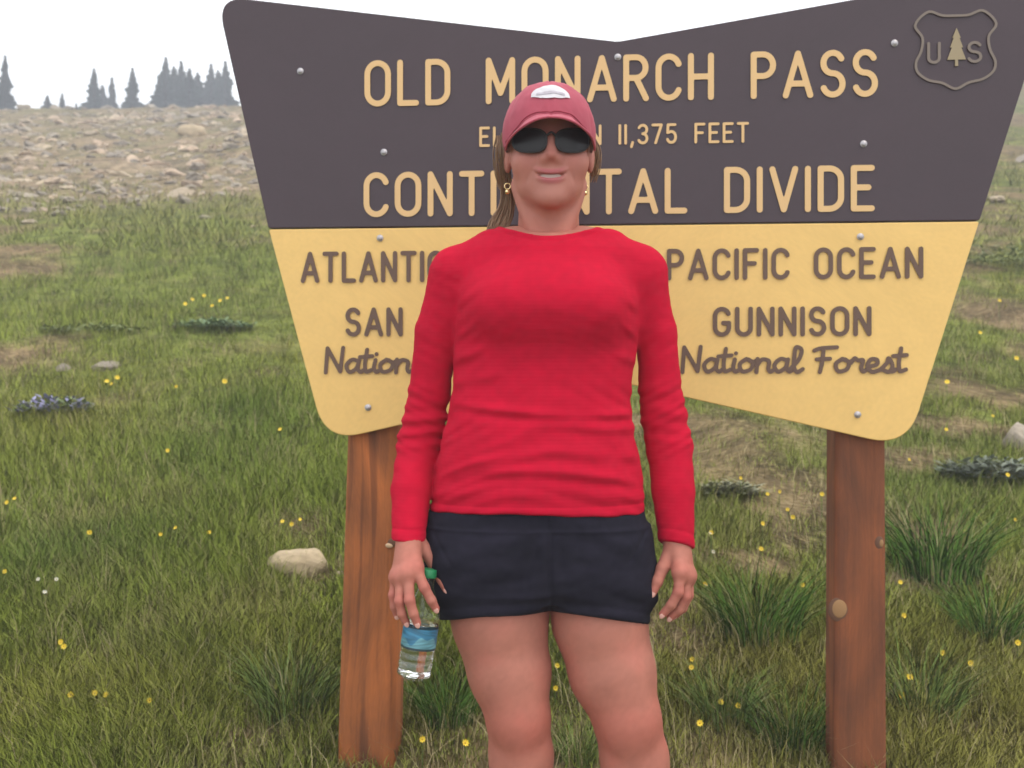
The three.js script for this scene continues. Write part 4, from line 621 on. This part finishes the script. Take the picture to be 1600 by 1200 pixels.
{
  const A = 1.22, th = 0.0028, brim = (s, t, side) => { const a = s * A, p = crownPt(a, 0.0), w = 1 - s * s, L = 0.070 * Math.pow(Math.max(w, 0), 0.42), fx = Math.sin(a * 0.5) * 0.35, x = p.x + fx * L * t * 0.25, z = p.z + L * t; const arch = 4.3 * (p.x * p.x), y = lerp(p.y, 0.0135 + 0.0 - arch * 1.0 + 0.0, t * 0.999) ; return V(x, y + (side ? -th : 0) + 0.0006 * N3(s * 4, t * 3, 1), z); };
  const loop = (u, v) => { const s = u * 2 - 1, q = v * 2; return q <= 1 ? brim(s * 0.998, q, 0) : brim(s * 0.998, 2 - q, 1); };
  part('brim', grid(60, 40, loop), capMat, cap);
  const rim = new THREE.TubeGeometry(new THREE.CatmullRomCurve3(Array.from({ length: 41 }, (_, i) => { const s = (i / 20 - 1) * 0.99, p = brim(s, 1, 0); p.y -= th / 2; return p; })), 80, 0.0022, 8); const c = []; for (let i = 0; i < rim.attributes.position.count; i++) c.push(1.1, 1.1, 1.1); rim.setAttribute('color', new THREE.Float32BufferAttribute(c, 3)); part('brim_edge', rim, capMat, cap);
  const seam = new THREE.TubeGeometry(new THREE.CatmullRomCurve3(Array.from({ length: 41 }, (_, i) => { const a = (i / 20 - 1) * A * 0.99, p = crownPt(a, 0.035); return p.add(V(Math.sin(a), 0, Math.cos(a)).multiplyScalar(0.0004)); })), 80, 0.0010, 6);
  part('brim_seam', seam, std({ color: rgb(0.30, 0.038, 0.065), roughness: 0.95 }), cap);
  // oval white patch on the front of the crown
  const patch = grid(40, 14, (u, v) => { const x = (u * 2 - 1), e = Math.sqrt(Math.max(0, 1 - x * x * 0.97)), q = 0.275 - 0.06 * (1 - x * x) + v * (0.03 + 0.06 * (1 - x * x) + 0.165 * e); const p = crownPt(x * 0.46, q, true); const n = V(p.x, (p.y - 0.01) * 0.9, p.z).normalize(); return p.addScaledVector(n, 0.0022); });
  part('patch', patch, std({ color: rgb(0.58, 0.56, 0.60), roughness: 0.8, vertexColors: true }), cap);
  const mark = grid(30, 6, (u, v) => { const x = (u * 2 - 1) * 0.72, q = 0.315 + (v - 0.5) * 0.05 * (1 - 0.5 * x * x) - 0.05 * x * x; const p = crownPt(x * 0.46, q, true); const n = V(p.x, (p.y - 0.01) * 0.9, p.z).normalize(); return p.addScaledVector(n, 0.0031); });
  part('patch_stitching', mark, std({ color: rgb(0.40, 0.37, 0.42), roughness: 0.8 }), cap);
  const b = new THREE.SphereGeometry(0.007, 16, 10); b.scale(1, 0.55, 1); b.translate(0, 0.1175, -0.012); const bc = []; for (let i = 0; i < b.attributes.position.count; i++) bc.push(1, 1, 1); b.setAttribute('color', new THREE.Float32BufferAttribute(bc, 3)); part('button', b, capMat, cap);
}
// sunglasses
{
  const lensMat = phys({ color: rgb(0.012, 0.010, 0.012), roughness: 0.28, specularIntensity: 0.6 }), frameMat = phys({ color: rgb(0.015, 0.012, 0.013), roughness: 0.35 });
  const S = (x, y) => V(x, y, 0.1005 - 4.6 * x * x - 1.6 * (y + 0.01) ** 2);
  const outline = (sx, a, k) => { const c = Math.cos(a), s = Math.sin(a), e = 2.7, r = Math.pow(Math.pow(Math.abs(c), e) + Math.pow(Math.abs(s), e), -1 / e); return [sx * (0.0385 + k * 0.0305 * c * r), -0.010 + k * (s > 0 ? 0.019 : 0.0235) * s * r + 0.003 * c * k - (s < 0 ? 0.0 : 0)]; };
  const glasses = new THREE.Group(); glasses.name = 'sunglasses'; glasses.position.copy(HC); person.add(glasses); glasses.userData.label = 'dark wraparound sunglasses';
  for (const sx of [-1, 1]) {
    part('lens', grid(48, 8, (u, v) => { const q = v < 0.98 ? v : 1, [x, y] = outline(sx, u * 6.2832, q); return S(x, y); }), lensMat, glasses);
    const pts = Array.from({ length: 40 }, (_, i) => { const [x, y] = outline(sx, i / 40 * 6.2832, 1); const p = S(x, y); p.z += 0.0002; return p; }); part('frame', new THREE.TubeGeometry(new THREE.CatmullRomCurve3(pts, true), 90, 0.0016, 8, true), frameMat, glasses);
    const o = outline(sx, 0.1, 1); part('temple', new THREE.TubeGeometry(new THREE.CatmullRomCurve3([S(o[0], o[1]), V(sx * 0.0760, -0.012, 0.045), V(sx * 0.0790, -0.012, 0.0), V(sx * 0.077, -0.022, -0.03)]), 30, 0.0024, 8), frameMat, glasses);
  }
  part('bridge', new THREE.TubeGeometry(new THREE.CatmullRomCurve3([S(-0.0085, -0.006), V(0, -0.0005, 0.1035), S(0.0085, -0.006)]), 16, 0.0022, 8), frameMat, glasses);
}
// hair
{
  const R = rng(77), gs = [], add = (pts, r) => gs.push(new THREE.TubeGeometry(new THREE.CatmullRomCurve3(pts), 14, r, 4)), j = (a) => (R() - 0.5) * a;
  const lp = (px, py, dz) => P(px, py, dz).sub(HC);
  for (let k = 0; k < 150; k++) { const o = j(1); add([lp(788 + o * 10, 212 + j(10), -0.01 + j(0.03)), lp(790 + o * 10, 245, -0.02 + j(0.03)), lp(791 + o * 14 + j(4), 282, -0.035 + j(0.03)), lp(792 + o * 22 + j(4), 318, -0.05 + j(0.02)), lp(783 + o * 30 + j(6), 344, -0.045 + j(0.02)), lp(772 + o * 26 + j(10), 368 + j(8), -0.03 + j(0.02))], 0.0010); }
  for (let k = 0; k < 34; k++) { const o = j(1); add([lp(779 + o * 8, 214 + j(6), 0.0), lp(779 + o * 14 + j(6), 238, 0.0 + j(0.02)), lp(780 + o * 16 + j(6), 262, -0.01 + j(0.02)), lp(784 + o * 14, 290 + j(14), -0.02)], 0.0007); }
  for (let k = 0; k < 26; k++) { const o = j(1); add([lp(924 + o * 6, 212 + j(6), -0.01), lp(932 + o * 12 + j(4), 235, -0.01 + j(0.03)), lp(931 + o * 14 + j(4), 262, -0.02 + j(0.02)), lp(926 + o * 12, 276 + j(20), -0.035 + j(0.02))], 0.0008); }
  const back = ell(V(0, 0.014, -0.022), 0.0805, 0.094, 0.098); const backHair = meshSDF((x, y, z) => { let d = back(x, y, z) - 0.0015 * N3(x * 60, y * 12, z * 60); d = smax(d, z - 0.016 - (y > -0.01 ? 0.02 : 0), 0.012); d = smax(d, y - 0.03, 0.01); d = smax(d, -0.075 - y, 0.02); return d; }, [-0.1, -0.1, -0.14], [0.1, 0.05, 0.06], 0.0035);
  hg(part('hair', mergeGeometries([...gs, backHair].map(g => { const n = g.index ? g.toNonIndexed() : g; return n; })), phys({ color: rgb(0.23, 0.135, 0.075), roughness: 0.5, sheen: 0.2, sheenColor: rgb(0.9, 0.6, 0.4) }), person, 'brown hair falling behind the neck from under the cap'));
}
// earrings
for (const [px, py] of [[793, 296], [914, 298]]) { const t = P(px, py, 0.0), g = new THREE.SphereGeometry(0.0048, 14, 10), r = new THREE.TorusGeometry(0.0055, 0.0011, 8, 20); g.translate(0, -0.0045, 0); r.translate(0, 0.006, 0); const m = part('earring', mergeGeometries([g, r]), phys({ color: rgb(0.85, 0.66, 0.36), metalness: 1, roughness: 0.22 }), person); m.position.copy(t); }

// ---------------------------------------------------------------- the water bottle in her right hand
{
  const top = P(671, 889, 0.082), bot = P(646, 1059, 0.088), ax = top.clone().sub(bot), H = ax.length(), bottle = thing('water_bottle', 'clear plastic water bottle with a green cap and blue label held in her right hand', 'bottle', [bot.x, bot.y, bot.z]);
  bottle.quaternion.setFromUnitVectors(V(0, 1, 0), ax.clone().normalize());
  const k = H / 0.205, pr = []; const rad = (y) => { // y in bottle heights of 205 mm
    if (y < 0.006) return lerp(0.022, 0.031, y / 0.006); if (y < 0.118) return 0.0325 - 0.0011 * (Math.sin(y * 420) > 0.55 ? 1 : 0) * (y < 0.05 || y > 0.1 ? 1 : 0); if (y < 0.170) { const t = (y - 0.118) / 0.052; return lerp(0.0325, 0.0135, Math.pow(t, 1.35)); } return 0.0128; };
  for (let i = 0; i <= 70; i++) { const y = i / 70 * 0.192; pr.push(new THREE.Vector2(rad(y), y)); } pr.unshift(new THREE.Vector2(0.0, 0.006), new THREE.Vector2(0.018, 0.0035));
  const shell = new THREE.LatheGeometry(pr, 48), clear = phys({ color: rgb(0.97, 0.98, 0.99), roughness: 0.06, transmission: 1, thickness: 0, ior: 1.45 });
  part('shell', shell, clear, bottle).scale.setScalar(k);
  const lv = 0.104, wp = [new THREE.Vector2(0, 0.0075), new THREE.Vector2(0.019, 0.0055)]; for (let i = 0; i <= 30; i++) { const y = lerp(0.0075, lv, i / 30); wp.push(new THREE.Vector2(rad(y) - 0.0011, y)); } wp.push(new THREE.Vector2(0, lv));
  part('water', new THREE.LatheGeometry(wp, 48), phys({ color: 0xffffff, roughness: 0.0, transmission: 1, thickness: 0.05, ior: 1.33 }), bottle).scale.setScalar(k);
  const lab = new THREE.CylinderGeometry(0.0332, 0.0332, 0.042, 48, 1, true); lab.translate(0, 0.079, 0);
  const lt = dataTex(256, 64, (u, v) => { const a = u * 6.2832, m = 0.42 + 0.16 * Math.sin(a * 3) + 0.10 * Math.sin(a * 7 + 1), b = v < m ? [0.36, 0.55, 0.60] : [0.20, 0.42, 0.54], e = v < 0.09 || v > 0.93 ? 0.45 : 1, n = 1 + 0.35 * tileNoise(u, v, 12, 8, 4); return [b[0] * e * n, b[1] * e * n, b[2] * e * n]; }, true);
  part('label', lab, phys({ map: lt, roughness: 0.35, side: THREE.DoubleSide }), bottle).scale.setScalar(k);
  const cp = [[0, 0.205], [0.0135, 0.205], [0.0148, 0.2035], [0.0151, 0.196], [0.0151, 0.1905], [0.0140, 0.1895], [0.0126, 0.1895]].map(([r, y]) => new THREE.Vector2(r, y)).reverse(), cg = new THREE.LatheGeometry(cp, 60), p = cg.attributes.position; for (let i = 0; i < p.count; i++) { const x = p.getX(i), z = p.getZ(i), r = Math.hypot(x, z), y = p.getY(i); if (r > 0.0149 && y < 0.203) { const a = Math.atan2(z, x), q = 1 + 0.012 * Math.sin(a * 30); p.setX(i, x * q); p.setZ(i, z * q); } } cg.computeVertexNormals();
  part('bottle_cap', cg, std({ color: rgb(0.015, 0.20, 0.075), roughness: 0.45 }), bottle).scale.setScalar(k);
}

renderer.render(scene, camera);
